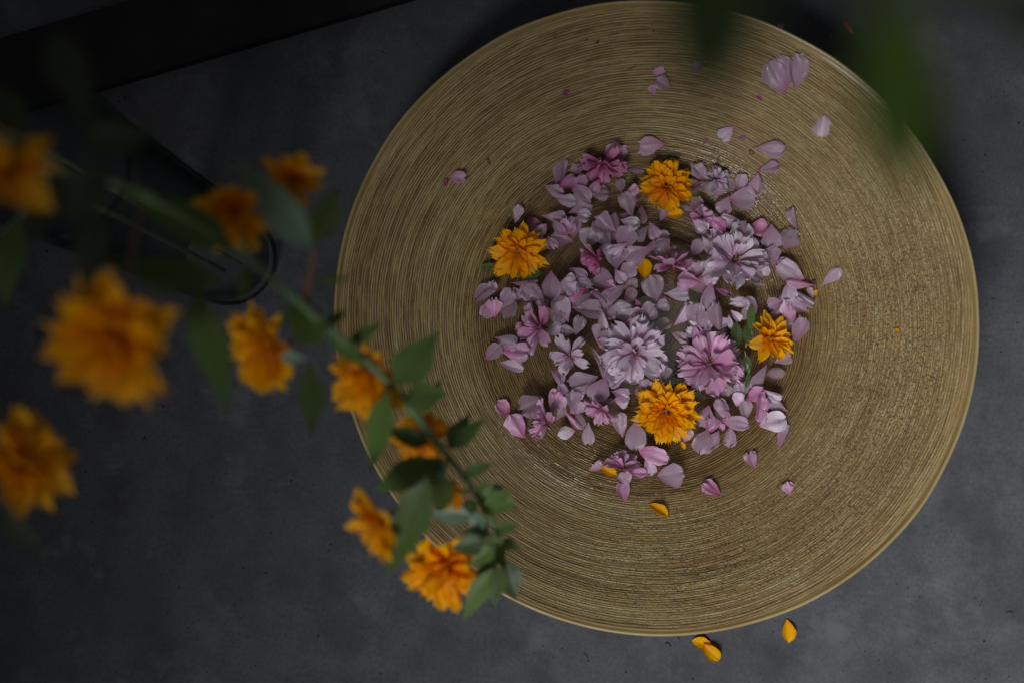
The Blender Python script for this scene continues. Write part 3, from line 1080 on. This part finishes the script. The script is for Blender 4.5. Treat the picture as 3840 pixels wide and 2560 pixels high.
BL = [
    (1686, 597, 156, 22, 30, 'white', 'large pale cherry blossom, fully open, upper right among the floating petals', 'largest pale blossom', 1.0),
    (1458, 808, 148, 18, 300, 'white', 'whitish open cherry blossom at the middle bottom, left of the pinker open one', 'whitish middle blossom', 1.0),
    (1630, 835, 152, 16, 120, 'pink', 'pink open cherry blossom with dark centre, lower right beside green leaflets', 'pink open lower right blossom', 1.0),
    (1548, 612, 112, 62, 90, 'pink', 'pink cherry blossom on its side, petals fanned upwards, left of the large pale blossom', 'fanned middle blossom', .5),
    (1368, 590, 84, 58, 215, 'deep', 'small saturated pink blossom on its side right of the left yellow flower', 'small saturated blossom', .5),
    (1240, 752, 124, 55, 180, 'pink', 'pink side-lying blossom with threads showing, below the left yellow flower', 'pink side-lying left blossom', .5),
    (1308, 815, 98, 22, 200, 'white', 'small ragged whitish blossom between the left pink blossom and the whitish middle one', 'small ragged blossom', .5),
    (1385, 378, 108, 70, 272, 'deep', 'bright pink blossom hanging petals down at the top edge of the water', 'bright pink top blossom', 1.0),
    (1434, 1072, 84, 64, 92, 'pink', 'cupped pink blossom opening upwards below the bottom yellow flower', 'cupped bottom blossom', .5),
    (1382, 938, 84, 55, 235, 'pink', 'torn pink blossom left of the bottom yellow flower', 'torn bottom blossom', .5),
    (1612, 500, 58, 40, 60, 'pink', 'tiny half open blossom with pink threads right of the top yellow flower', 'tiny threaded blossom', .5),
    (1645, 415, 66, 25, 20, 'white', 'tiny pale blossom near the waterline right of the top yellow flower', 'tiny pale blossom', .5),
    (1258, 970, 100, 74, 182, 'pink', 'spent pink blossom with dark red calyx at the lower left', 'spent lower left blossom', .5),
]
for i, b in enumerate(BL):
    blossom(*b[:6], b[6], b[7], 50 + i, lift=0.005 if b[3] < 40 else 0.006, full=b[8])

# ------------------------------------------------------------------ double yellow flowers
KP = []
for i in range(10):
    rg = random.Random(300 + i)
    vs, fs, uv = petal_data(1.0, [.46, .42, .52, .45, .40, .50, .44, .54, .41, .47][i], 700 + i, notch=[-.08, .10, -.12, -.05, .06, -.1, .12, -.06, -.14, .05][i], cup=[.5, .8, .35, .9, .6, .4, .7, .5, 1.0, .3][i],
                            curl=[.05, .15, -.08, .1, .22, 0, .12, -.04, .2, .06][i], ruffle=0.06, jag=0.11, pa=0.62, pb=[.46, .36, .56, .42, .38, .5, .4, .46, .6, .4][i], blunt=0.42, nu=9, nv=8)
    o = mesh_obj('petal', vs, fs, 'yellow', None, uv)
    KP.append(o.data)
    bpy.data.objects.remove(o)

def yellow_petals(root, L, rg, full=1.0, cupping=0.0):
    n = lambda k: max(4, int(round(k * full)))
    petal_ring(root, KP, n(12), L * 0.05, 2 + cupping, L * 0.98, rg, hz=-0.05 * L, jel=9)
    petal_ring(root, KP, n(12), L * 0.06, 13 + cupping, L * 0.93, rg, joff=0.5, hz=0.0, jel=9)
    petal_ring(root, KP, n(11), L * 0.07, 25 + cupping, L * 0.80, rg, joff=0.3, hz=0.03 * L, width=0.95, jel=11)
    petal_ring(root, KP, n(10), L * 0.07, 40 + cupping, L * 0.62, rg, joff=0.1, hz=0.05 * L, width=0.95, jel=13)
    petal_ring(root, KP, n(8), L * 0.06, 58, L * 0.44, rg, joff=0.4, hz=0.07 * L, width=1.0, jel=15)

def yellow_flower(x, y, dia, tilt, dirn, label, short, seed, full=1.0):
    rg = random.Random(seed)
    z = WATER_Z + 0.006
    p = at_z(x * DS, y * DS, z)
    D = dia * DS * (CAM_H - z) / FPX
    root = empty('yellow_flower', p)
    root.rotation_mode = 'QUATERNION'
    ax = Vector((-math.sin(R(dirn)), math.cos(R(dirn)), 0))
    root.rotation_quaternion = Quaternion(ax, R(tilt)) @ Quaternion((0, 0, 1), rg.uniform(0, 6))
    yellow_petals(root, D * 0.52, rg, full)
    o = link_copy('calyx', cal_grn, root); o.scale = (D * .5,) * 3
    tag(root, label, 'flower', 'yellow flowers floating in the bowl')
    LAND.append((p.x, p.y, short))
yellow_flower(1190, 577, 126, 14, 300, 'double yellow flower floating at the left edge of the water', 'left yellow flower', 11, 0.8)
yellow_flower(1529, 428, 124, 5, 100, 'dense double yellow flower floating at the top of the water', 'top yellow flower', 12)
yellow_flower(1768, 778, 110, 30, 20, 'looser yellow flower with broad petals at the right, beside green leaflets', 'right yellow flower', 13, 0.62)
yellow_flower(1532, 945, 138, 8, 200, 'largest double yellow flower, floating at the bottom of the water', 'bottom yellow flower', 14, 1.1)

# labels of the loose petals: which flower they lie next to, on which side, how near
ORD = ['first', 'second', 'third', 'fourth', 'fifth', 'sixth', 'seventh', 'eighth', 'ninth', 'tenth', 'eleventh', 'twelfth']
def side(dx, dy):
    a = math.degrees(math.atan2(dy, dx)) % 360
    return ['right of', 'above right of', 'above', 'above left of', 'left of', 'below left of', 'below', 'below right of'][int((a + 22.5) // 45) % 8]
buckets = {}
for rec in ALL_PETALS:
    o, x, y, adj, kind, on_floor, afloat, L = rec
    lm = min(LAND, key=lambda q: (q[0] - x) ** 2 + (q[1] - y) ** 2)
    d = math.hypot(lm[0] - x, lm[1] - y)
    buckets.setdefault((lm[2], side(x - lm[0], y - lm[1]), kind, on_floor), []).append((d, rec))
for (lm, sd, kind, on_floor), lst in buckets.items():
    lst.sort(key=lambda q: q[0])
    for k, (d, rec) in enumerate(lst):
        o, x, y, adj, kd, fl_, afl, L = rec
        kw_ = 'petal' if kd == 'yellow' else 'cherry petal'
        if on_floor:
            lab = None
        else:
            how = ('under water' if 'sunken' in adj else 'afloat') if afl else 'on dry slope'
            if len(lst) == 1:
                lab = f'{adj} {kw_} {how} {sd} the {lm}'
            else:
                lab = f'{adj} {kw_} {how}, {ORD[k]} {sd} the {lm}'
        if lab and len(lab.replace('-', ' ').split()) > 13:
            lab = lab.replace('cherry petal', 'petal').replace(' afloat', '').replace(' under water', '')
        tag(o, lab or 'yellow petal', 'petal', 'loose yellow petals' if kd == 'yellow' else 'loose cherry petals')
fl_p = [r for r in ALL_PETALS if r[5]]
fl_lab = {0: 'small faint pink petal on the dark floor above the bowl', 1: 'single yellow petal on the floor, rightmost below the bowl', 2: 'upper of two overlapping yellow petals on the floor against the bowl', 3: 'lower of two overlapping yellow petals on the floor below the bowl'}
for k, r in enumerate(fl_p):
    r[0]['label'] = fl_lab.get(k, 'petal on the floor')

# ------------------------------------------------------------------ leaves
def leaf_data(L, W, seed, bend=0.12, fold=0.25, teeth=9, twist=0.0, nu=26, nv=6, narrow=0.36):
    rg = random.Random(seed)
    verts, uvs, faces = [], [], []
    ph = rg.uniform(0, 6)
    for i in range(nu + 1):
        u = i / nu
        pb_ = 1.75 if narrow < 0.45 else 1.0
        pa_ = pb_ * narrow / (1 - narrow)
        f = max(u, 1e-6) ** pa_ * (1 - u) ** pb_ / (narrow ** pa_ * (1 - narrow) ** pb_)
        f = max(f, 0.012)
        saw = 1 + 0.38 * (1 - (u * teeth) % 1) * (0.15 < u < 0.93)
        for j in range(nv + 1):
            v = -1 + 2 * j / nv
            wv = W / 2 * v * f * (saw if abs(v) > 0.99 else 1)
            x = L * u + abs(v) * L * 0.02 * (1 if abs(v) > .99 else 0)
            y = wv + 0.05 * L * math.sin(2.6 * u + ph) * u
            z = fold * abs(wv) - bend * L * u * u + 0.03 * W * math.sin(9 * u + ph + 2 * v) * abs(v)
            a = twist * u
            y, z = y * math.cos(a) - z * math.sin(a), y * math.sin(a) + z * math.cos(a)
            verts.append((x, y, z)); uvs.append((u, v))
    for i in range(nu):
        for j in range(nv):
            a = i * (nv + 1) + j
            faces.append((a, a + nv + 1, a + nv + 2, a + 1))
    return verts, faces, uvs

def leaf_between(name, b, tpt, Wm, mat, parent, seed, roll=0.0, bend=0.1, fold=0.25, up=Vector((0, 0, 1)), narrow=0.36, twist=0.0):
    d = tpt - b
    L = d.length
    vs, fs, uv = leaf_data(L, Wm, seed, bend=bend, fold=fold, narrow=narrow, twist=twist)
    o = mesh_obj(name, vs, fs, mat, parent, uv)
    x = d.normalized()
    y = up.cross(x)
    if y.length < 1e-3:
        y = Vector((0, 1, 0)).cross(x)
    y.normalize()
    z = x.cross(y)
    M = Matrix((x, y, z)).transposed().to_4x4() @ Matrix.Rotation(roll, 4, 'X')
    M.translation = b
    o.matrix_basis = M
    return o

# small green leaflets floating in the bowl (overview pixels): base, tip, width, label
for i, (bx, by, tx, ty, w, dz, lab) in enumerate([
        (1727, 762, 1722, 698, 17, .0035, 'narrow dark green leaflet pointing up above the right yellow flower'),
        (1690, 806, 1688, 738, 24, .003, 'broad dark green leaflet left of the right yellow flower'),
        (1714, 790, 1720, 742, 15, .002, 'slim dark leaflet tucked behind the left side of the right yellow flower'),
        (1712, 812, 1722, 858, 16, .003, 'green leaflet below left of the right yellow flower'),
        (1721, 850, 1715, 892, 9, .0045, 'thin curled green leaflet lying over a petal below the right yellow flower'),
        (1140, 610, 1104, 614, 13, .004, 'green leaf tip sticking out left of the left yellow flower'),
        (1190, 634, 1246, 628, 22, .0008, 'green leaf edge under the left yellow flower'),
        (1236, 690, 1262, 686, 22, -.002, 'green leaf showing dark between petals below the left yellow flower'),
        (1162, 690, 1186, 680, 16, -.002, 'small dark green leaf bit among petals at the left of the water'),
        (1572, 454, 1606, 446, 10, .002, 'tiny green leaf bit right of the top yellow flower'),
        (1322, 822, 1336, 802, 7, .006, 'tiny green shred on the left pink blossom side'),
        (1326, 808, 1334, 822, 7, .004, 'tiny green sliver by the whitish middle blossom')]):
    z = WATER_Z + dz
    b, tp_ = at_z(bx * DS, by * DS, z), at_z(tx * DS, ty * DS, z + 0.001)
    W_ = w * DS * (CAM_H - z) / FPX
    root = empty('leaflet', b)
    tag(root, lab, 'leaf', 'green leaflets in the bowl')
    leaf_between('leaf_blade', Vector((0, 0, 0)), tp_ - b, W_, 'leaf_dark' if i in (1, 2, 6, 7, 8) else 'leaf', root, 60 + i, bend=0.02, fold=0.1, narrow=0.5)
    d = (tp_ - b).normalized()
    vs, fs = tube_data([d * 0.002, -d * 0.0022], [0.00035, 0.0005], 6)
    mesh_obj('leaf_stalk', vs, fs, 'stem', root)

# brown bud scales and crumbs lying on the bowl slope and floor
SCALES = [(1275, 84, 15, 7, 100, 'brown', 'dark red brown bud scale high on the upper left slope of the bowl'),
          (1348, 92, 8, 6, 80, 'brown', 'tiny brown speck near the top of the bowl, left of a larger one'),
          (1372, 98, 12, 8, 40, 'crumb', 'dark crumb near the top of the bowl, right of a tiny speck'),
          (1122, 371, 20, 8, -60, 'brown', 'brown bud scale on the left slope right of a lone pink petal'),
          (1650, 364, 14, 5, 60, 'brown', 'short brown stick at the upper right waterline'),
          (1727, 350, 18, 12, -40, 'brown', 'brown scale beside the base of a petal on the right slope'),
          (1450, 157, 26, 8, 25, 'brown', 'long thin brown husk on the slope above the bright pink blossom'),
          (1870, 648, 16, 10, 60, 'crumb', 'dark crumb at the right waterline beside layered petals'),
          (1500, 70, 8, 6, 10, 'crumb', 'black speck near the top rim left of the dark leaf'),
          (1498, 58, 7, 5, 60, 'crumb', 'black speck just under the top rim'),
          (1322, 1462 / 2.2, 7, 5, 20, 'brown', 'brown speck among petals right of the left yellow flower'),
          (1512, 130, 7, 6, 0, 'crumb', 'dark speck on the upper slope above the small petal cluster'),
          (1950, 65, 46, 16, -55, 'redscrap', 'curled red petal scrap on the floor beyond the upper right rim'),
          (1555, 1462, 24, 9, -55, 'crumb', 'dark shred on the floor below the bowl, left of the yellow petals'),
          (1534, 1480, 22, 12, -40, 'crumb', 'ragged dark crumb on the floor below the bowl'),
          (1515, 1490 / 1.02, 10, 7, 30, 'crumb', 'small dark crumb on the floor under the bowl rim'),
          (1345, 1500 + 5, 20, 8, -60, 'crumb', 'dark seed on the floor near the bottom edge left of the crumbs'),
          (332, 1009, 14, 6, -8, 'crumb', 'dark splinter on the floor left of the stem'),
          (755, 1267, 8, 7, 10, 'crumb', 'black speck on the floor at the lower left'),
          (2281, 688, 10, 8, 30, 'crumb', 'dark speck on the floor right of the bowl'),
          (2318, 1408, 18, 13, 20, 'crumb', 'dark pebble on the floor at the lower right edge'),
          (1812, 1472, 8, 7, 0, 'crumb', 'tiny dark bit below the single yellow petal on the floor')]
def shard_data(L, W, seed):
    rg = random.Random(seed)
    n = 9
    top = []
    for k in range(n):
        a = 2 * math.pi * k / n
        top.append((L / 2 * math.cos(a) * rg.uniform(.75, 1.1), W / 2 * math.sin(a) * rg.uniform(.7, 1.15), 0))
    vs = [(x, y, 0) for x, y, _ in top] + [(x * .7, y * .7, W * rg.uniform(.18, .34)) for x, y, _ in top] + [(0, 0, W * .36)]
    fs = []
    for k in range(n):
        j = (k + 1) % n
        fs.append((k, j, n + j, n + k)); fs.append((n + k, n + j, 2 * n))
    return vs, fs
for i, (x, y, L, W, a, mt, lab) in enumerate(SCALES):
    p = at_z(x * DS, y * DS, WATER_Z)
    r = math.hypot(p.x - BX, p.y - BY)
    if r > R0 * 1.01:
        p = at_z(x * DS, y * DS, 0.0002); nn = Vector((0, 0, 1))
    else:
        for _ in range(4):
            zb, nn = bowl_at(p.x, p.y)
            p = at_z(x * DS, y * DS, zb + 0.0003)
        if r < WATER_R:
            p = at_z(x * DS, y * DS, WATER_Z + 0.0004); nn = Vector((0, 0, 1))
    sc = DS * (CAM_H - p.z) / FPX
    vs, fs = shard_data(L * sc, W * sc, 500 + i)
    nm = {'brown': 'bud_scale', 'crumb': 'crumb', 'redscrap': 'petal_scrap'}[mt]
    o = mesh_obj(nm, vs, fs, mt)
    lay_object(o, p, nn, R(a))
    tag(o, lab, {'brown': 'bud scale', 'crumb': 'crumb', 'redscrap': 'petal'}[mt], 'bits of plant litter')

# ------------------------------------------------------------------ dark glass vase
t = NT('dark_glass')
fr = t.n('ShaderNodeLayerWeight', Blend=0.5)
edge = t.math('ADD', t.math('MULTIPLY', t.math('POWER', fr.outputs['Facing'], 4.0), 0.75), 0.04)
tp = t.n('ShaderNodeBsdfTransparent', Color=(0.945, 0.96, 0.955))
gl = t.n('ShaderNodeBsdfGlossy', Color=(0.12, 0.14, 0.14), Roughness=0.1)
m = t.n('ShaderNodeMixShader', Fac=edge)
t.set(m.inputs[1], tp.outputs[0]); t.set(m.inputs[2], gl.outputs[0])
t.done('glass', m.outputs[0])
VB = at_z(862, 968, 0.0)
VH = 0.37
def build_vase():
    root = empty('glass_vase', VB)
    tag(root, 'tall dark glass vase holding the flowering branches, at the left', 'vase')
    n = 64
    th = np.linspace(0, 2 * np.pi, n, endpoint=False)
    outer = [(0.001, 0.0), (0.029, 0.0), (0.0315, 0.002), (0.0325, 0.006), (0.0328, 0.10), (0.0325, 0.20), (0.0325, VH - 0.013), (0.0335, VH - 0.002)]
    inner = [(0.0325, VH), (0.0305, VH - 0.001), (0.0297, VH - 0.013), (0.0298, 0.10), (0.0295, 0.018), (0.027, 0.0135), (0.001, 0.012)]
    rows = [np.stack([r * np.cos(th), r * np.sin(th), np.full(n, z)], -1) for r, z in outer + inner]
    grid_mesh('vase_body', np.array(rows), np.zeros((len(rows), n)), 'glass', root)
build_vase()

# ------------------------------------------------------------------ flowering branches
def ov(x, y, d):
    return at_d(x * DS, y * DS, d)
def px_w(w, d):
    return w * DS * d / FPX

def make_branch(label, path, radii, root_name='flowering_branch'):
    root = empty(root_name, VB)
    tag(root, label, 'branch')
    pp = [p - VB for p in path]
    sp = smooth_path(pp, 6)
    rad = np.interp(np.linspace(0, 1, len(sp)), np.linspace(0, 1, len(radii)), radii)
    vs, fs = tube_data(sp, list(rad), 10)
    mesh_obj('stem', vs, fs, 'stem', root)
    return root, sp

vase_in = VB + Vector((0.012, -0.006, 0.02))
vase_mid = VB + Vector((-0.012, 0.008, 0.20))
main_path = [vase_in, vase_mid, VB + Vector((-0.020, 0.015, VH + 0.005)), ov(150, 400, 0.50), ov(250, 415, 0.43), ov(400, 490, 0.415), ov(560, 590, 0.44), ov(650, 662, 0.46), ov(745, 745, 0.49), ov(850, 835, 0.52), ov(930, 920, 0.55),
             ov(1010, 1025, 0.585), ov(1075, 1105, 0.61), ov(1130, 1195, 0.63), ov(1160, 1300, 0.64)]
main, msp = make_branch('long green flowering branch arching from the vase over the bowl', main_path, [0.0010, 0.0010, 0.0010, 0.0011, 0.0014, 0.0016, 0.0014, 0.0008])

def branch_flower(root, x, y, dia, d, tilt, dirn, seed, attach, full=1.0, cupping=0.0, sx=1.0):
    """a yellow flower hanging from its branch: a calyx part that carries its petals"""
    rg = random.Random(seed)
    p = ov(x, y, d) - VB
    L = px_w(dia, d) * 0.5
    cal = link_copy('flower', cal_grn, root)
    cal.rotation_mode = 'QUATERNION'
    ax = Vector((-math.sin(R(dirn)), math.cos(R(dirn)), 0))
    cal.rotation_quaternion = Quaternion(ax, R(tilt)) @ Quaternion((0, 0, 1), rg.uniform(0, 6))
    cal.location = p
    cal.scale = (L * sx, L, L)
    yellow_petals(cal, 1.04, rg, full, cupping)
    # stalk from the flower's back to the branch
    back = p + cal.rotation_quaternion @ Vector((0, 0, -0.3 * L))
    a = ov(*attach) - VB
    mid = (back + a) * 0.5 + Vector((0, 0, 0.004))
    vs, fs = tube_data(smooth_path([back, mid, a], 5), [0.0007] * 11, 6)
    mesh_obj('flower_stalk', vs, fs, 'twig' if rg.random() < 0.5 else 'stem', root)

# x, y, diameter (overview px), depth, tilt, facing direction, seed, stalk foot
BF = [(535, 492, 176, .445, 44, 262, 1, (575, 600, .445), .72, 5),
      (672, 408, 138, .455, 44, 265, 2, (705, 560, .46), .5, 5),
      (262, 772, 276, .37, 32, 240, 3, (330, 470, .40), .8, 0),
      (618, 800, 190, .50, 46, 200, 4, (760, 765, .495), .75, 5),
      (848, 868, 172, .545, 40, 220, 5, (905, 890, .535), .7, 5),
      (976, 1002, 142, .605, 32, 235, 6, (1035, 1060, .59), .6, 5),
      (1050, 1130, 84, .598, 45, 190, 7, (1085, 1125, .615), .5, 25),
      (872, 1195, 165, .53, 65, 215, 8, (1005, 1080, .58), .5, 5),
      (1022, 1305, 182, .625, 42, 250, 9, (1125, 1190, .63), .85, 0),
      (1146, 1326, 40, .615, 40, 250, 10, (1158, 1290, .64), .4, 35)]
for (x, y, dia, d, tl, dr, sd, att, full, cup) in BF:
    branch_flower(main, x, y, dia * 1.08, d, tl, dr, sd, att, min(1.0, full + 0.2), cup)

def branch_leaf(root, bx, by, tx, ty, w, d, mat, seed, dd=0.0, roll=0.0, bend=0.1, fold=0.25, narrow=0.36):
    b = ov(bx, by, d) - VB
    tp_ = ov(bx + (tx - bx) * 1.12, by + (ty - by) * 1.12, d + dd) - VB
    leaf_between('leaf', b, tp_, px_w(w, d) * 0.80, mat, root, seed, roll, bend, fold, narrow=narrow)
LV = [(1110, 1160, 1172, 1128, 40, .605, 'leaf', .0, .1), (1140, 1255, 1080, 1292, 40, .60, 'leaf', .0, .1), (1128, 1215, 1190, 1205, 36, .61, 'leaf', .0, .1), (1150, 1300, 1130, 1390, 40, .60, 'leaf', .0, .1),
      (960, 950, 1010, 872, 40, .56, 'leaf', .0, .2), (800, 790, 872, 742, 36, .51, 'leaf', .0, .3), (690, 700, 640, 740, 34, .48, 'leaf_dark', .01, .2),
      (1062, 1090, 1130, 1062, 34, .60, 'leaf', .0, .1), (1100, 1150, 1050, 1182, 32, .61, 'leaf', .0, .2), (1148, 1240, 1196, 1262, 30, .635, 'leaf', .0, .1),
      (590, 615, 540, 690, 50, .45, 'leaf_dark', .02, .1), (1150, 1270, 1110, 1310, 34, .63, 'leaf_sheen', .0, .2),
      (722, 578, 549, 358, 96, .440, 'leaf_sheen', .00, -.1), (712, 562, 782, 436, 72, .47, 'leaf', .01, 0), (722, 642, 812, 642, 24, .475, 'leaf_bright', .0, .9),
      (540, 575, 300, 425, 88, .43, 'leaf', -.02, 0), (520, 645, 250, 600, 80, .40, 'leaf_dark', -.01, 0), (452, 650, 497, 948, 100, .40, 'leaf', .03, .2),
      (738, 795, 668, 690, 86, .485, 'leaf_bright', .0, 0), (712, 825, 718, 1008, 66, .485, 'leaf_dark', .03, .2), (758, 765, 836, 845, 44, .50, 'leaf', .01, .3),
      (905, 885, 996, 766, 92, .525, 'leaf', .0, 0), (925, 905, 1028, 910, 62, .545, 'leaf', .01, 0), (892, 895, 845, 1088, 72, .52, 'leaf', .03, .3),
      (990, 1018, 882, 988, 46, .57, 'leaf_bright', .0, 0), (1032, 1032, 1110, 962, 44, .585, 'leaf', .0, .2), (1030, 1030, 1072, 945, 46, .59, 'leaf', .01, -.2),
      (1005, 1048, 868, 1135, 82, .555, 'leaf', .02, 0), (1008, 1045, 1018, 1098, 36, .565, 'leaf_sheen', .0, .2), (1000, 1060, 1012, 1200, 70, .56, 'leaf_dark', .04, .1),
      (985, 1090, 885, 1315, 92, .515, 'leaf', .02, .1), (1092, 1140, 1186, 1162, 74, .615, 'leaf', .0, 0), (1085, 1135, 1150, 1118, 46, .615, 'leaf', .0, 0),
      (1086, 1182, 986, 1184, 46, .60, 'leaf_sheen', .0, 0), (1095, 1170, 1100, 1235, 40, .605, 'leaf_sheen', .0, .3), (1128, 1225, 1064, 1222, 34, .61, 'leaf_sheen', .0, 0),
      (1120, 1195, 1078, 1252, 36, .61, 'leaf_sheen', .0, 0), (1125, 1225, 1160, 1300, 46, .62, 'leaf', .0, 0), (1158, 1285, 1186, 1372, 62, .635, 'leaf_dark', .0, 0),
      (1135, 1300, 1068, 1425, 52, .60, 'leaf', .01, .1), (1118, 1240, 1040, 1260, 50, .60, 'leaf_dark', .0, 0), (1140, 1290, 1090, 1340, 40, .61, 'leaf', .0, 0),
      (640, 818, 700, 826, 30, .48, 'leaf_sheen', .0, 0), (735, 750, 800, 712, 30, .50, 'leaf_dark', .01, .4),
      (440, 640, 330, 655, 60, .42, 'leaf_dark', .0, 0)]
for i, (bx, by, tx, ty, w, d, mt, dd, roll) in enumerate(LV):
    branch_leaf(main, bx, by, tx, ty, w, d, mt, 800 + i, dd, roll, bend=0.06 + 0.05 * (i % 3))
# the reddish side twig that carries the sheen-painted leaf
vs, fs = tube_data(smooth_path([ov(722, 580, .458) - VB, ov(714, 625, .468) - VB, ov(702, 678, .475) - VB, ov(722, 728, .485) - VB], 5), [0.0011] * 16, 8)
mesh_obj('twig', vs, fs, 'twig', main)

b2, _ = make_branch('dim flowering side branch bending down past the left picture edge', [VB + Vector((0, -0.01, 0.02)), VB + Vector((-0.010, -0.006, VH)), ov(60, 480, .50), ov(-70, 640, .44), ov(-60, 850, .42), ov(-10, 1000, .42)], [0.0015, 0.0014, 0.0013, 0.001])
branch_flower(b2, 48, 1062, 232, .43, 58, 20, 21, (-10, 1000, .42), .85, 0)
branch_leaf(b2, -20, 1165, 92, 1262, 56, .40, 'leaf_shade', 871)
branch_leaf(b2, 40, 500, 10, 700, 80, .46, 'leaf_dark', 872)
b3, _ = make_branch('dim leafy flowering branch rising at the upper left of the vase', [VB + Vector((0.006, 0.012, 0.02)), VB + Vector((-0.018, 0.004, VH)), ov(150, 420, .52), ov(90, 330, .40), ov(40, 330, .36), ov(-40, 300, .34)], [0.0015, 0.0014, 0.0013, 0.001])
branch_flower(b3, 8, 412, 268, .36, 45, 110, 22, (30, 330, .36), .85, 0)
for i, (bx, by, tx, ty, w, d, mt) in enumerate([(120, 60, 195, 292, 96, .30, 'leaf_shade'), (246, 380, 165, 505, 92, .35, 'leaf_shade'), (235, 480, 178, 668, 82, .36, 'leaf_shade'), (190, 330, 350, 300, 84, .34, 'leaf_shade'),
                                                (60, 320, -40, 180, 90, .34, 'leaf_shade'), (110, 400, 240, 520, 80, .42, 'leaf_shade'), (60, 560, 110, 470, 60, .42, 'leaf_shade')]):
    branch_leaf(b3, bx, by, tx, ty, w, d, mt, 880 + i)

# out of focus leaves hanging close to the lens at the upper right, on a twig above the frame
root = empty('leafy_twig', ov(1800, -160, .125))
TW = root.location.copy()
tag(root, 'blurred green twig with hanging leaves at the upper right, close above the bowl', 'twig')
path = smooth_path([ov(1380, -210, .125) - TW, ov(1620, -120, .125) - TW, ov(1860, -110, .125) - TW, ov(2080, -70, .125) - TW, ov(2420, -60, .125) - TW], 6)
vs, fs = tube_data(path, [0.0009] * len(path), 8)
mesh_obj('stem', vs, fs, 'stem', root)
for i, (bx, by, tx, ty, w, d, mt) in enumerate([(1622, -260, 1640, 250, 215, .112, 'leaf_dark'), (2058, -60, 2066, 440, 165, .125, 'leaf_lit'), (2390, -80, 2330, 110, 130, .125, 'leaf_dark'), (1900, -130, 2010, 30, 90, .125, 'leaf_dark'),
                                               (2240, -90, 2170, 40, 100, .125, 'leaf_dark')]):
    b = ov(bx, by, d) - TW; tp_ = ov(tx, ty, d + .003) - TW
    leaf_between('leaf', b, tp_, px_w(w, d), mt, root, 950 + i, 0.0, 0.04, 0.15, narrow=0.52)
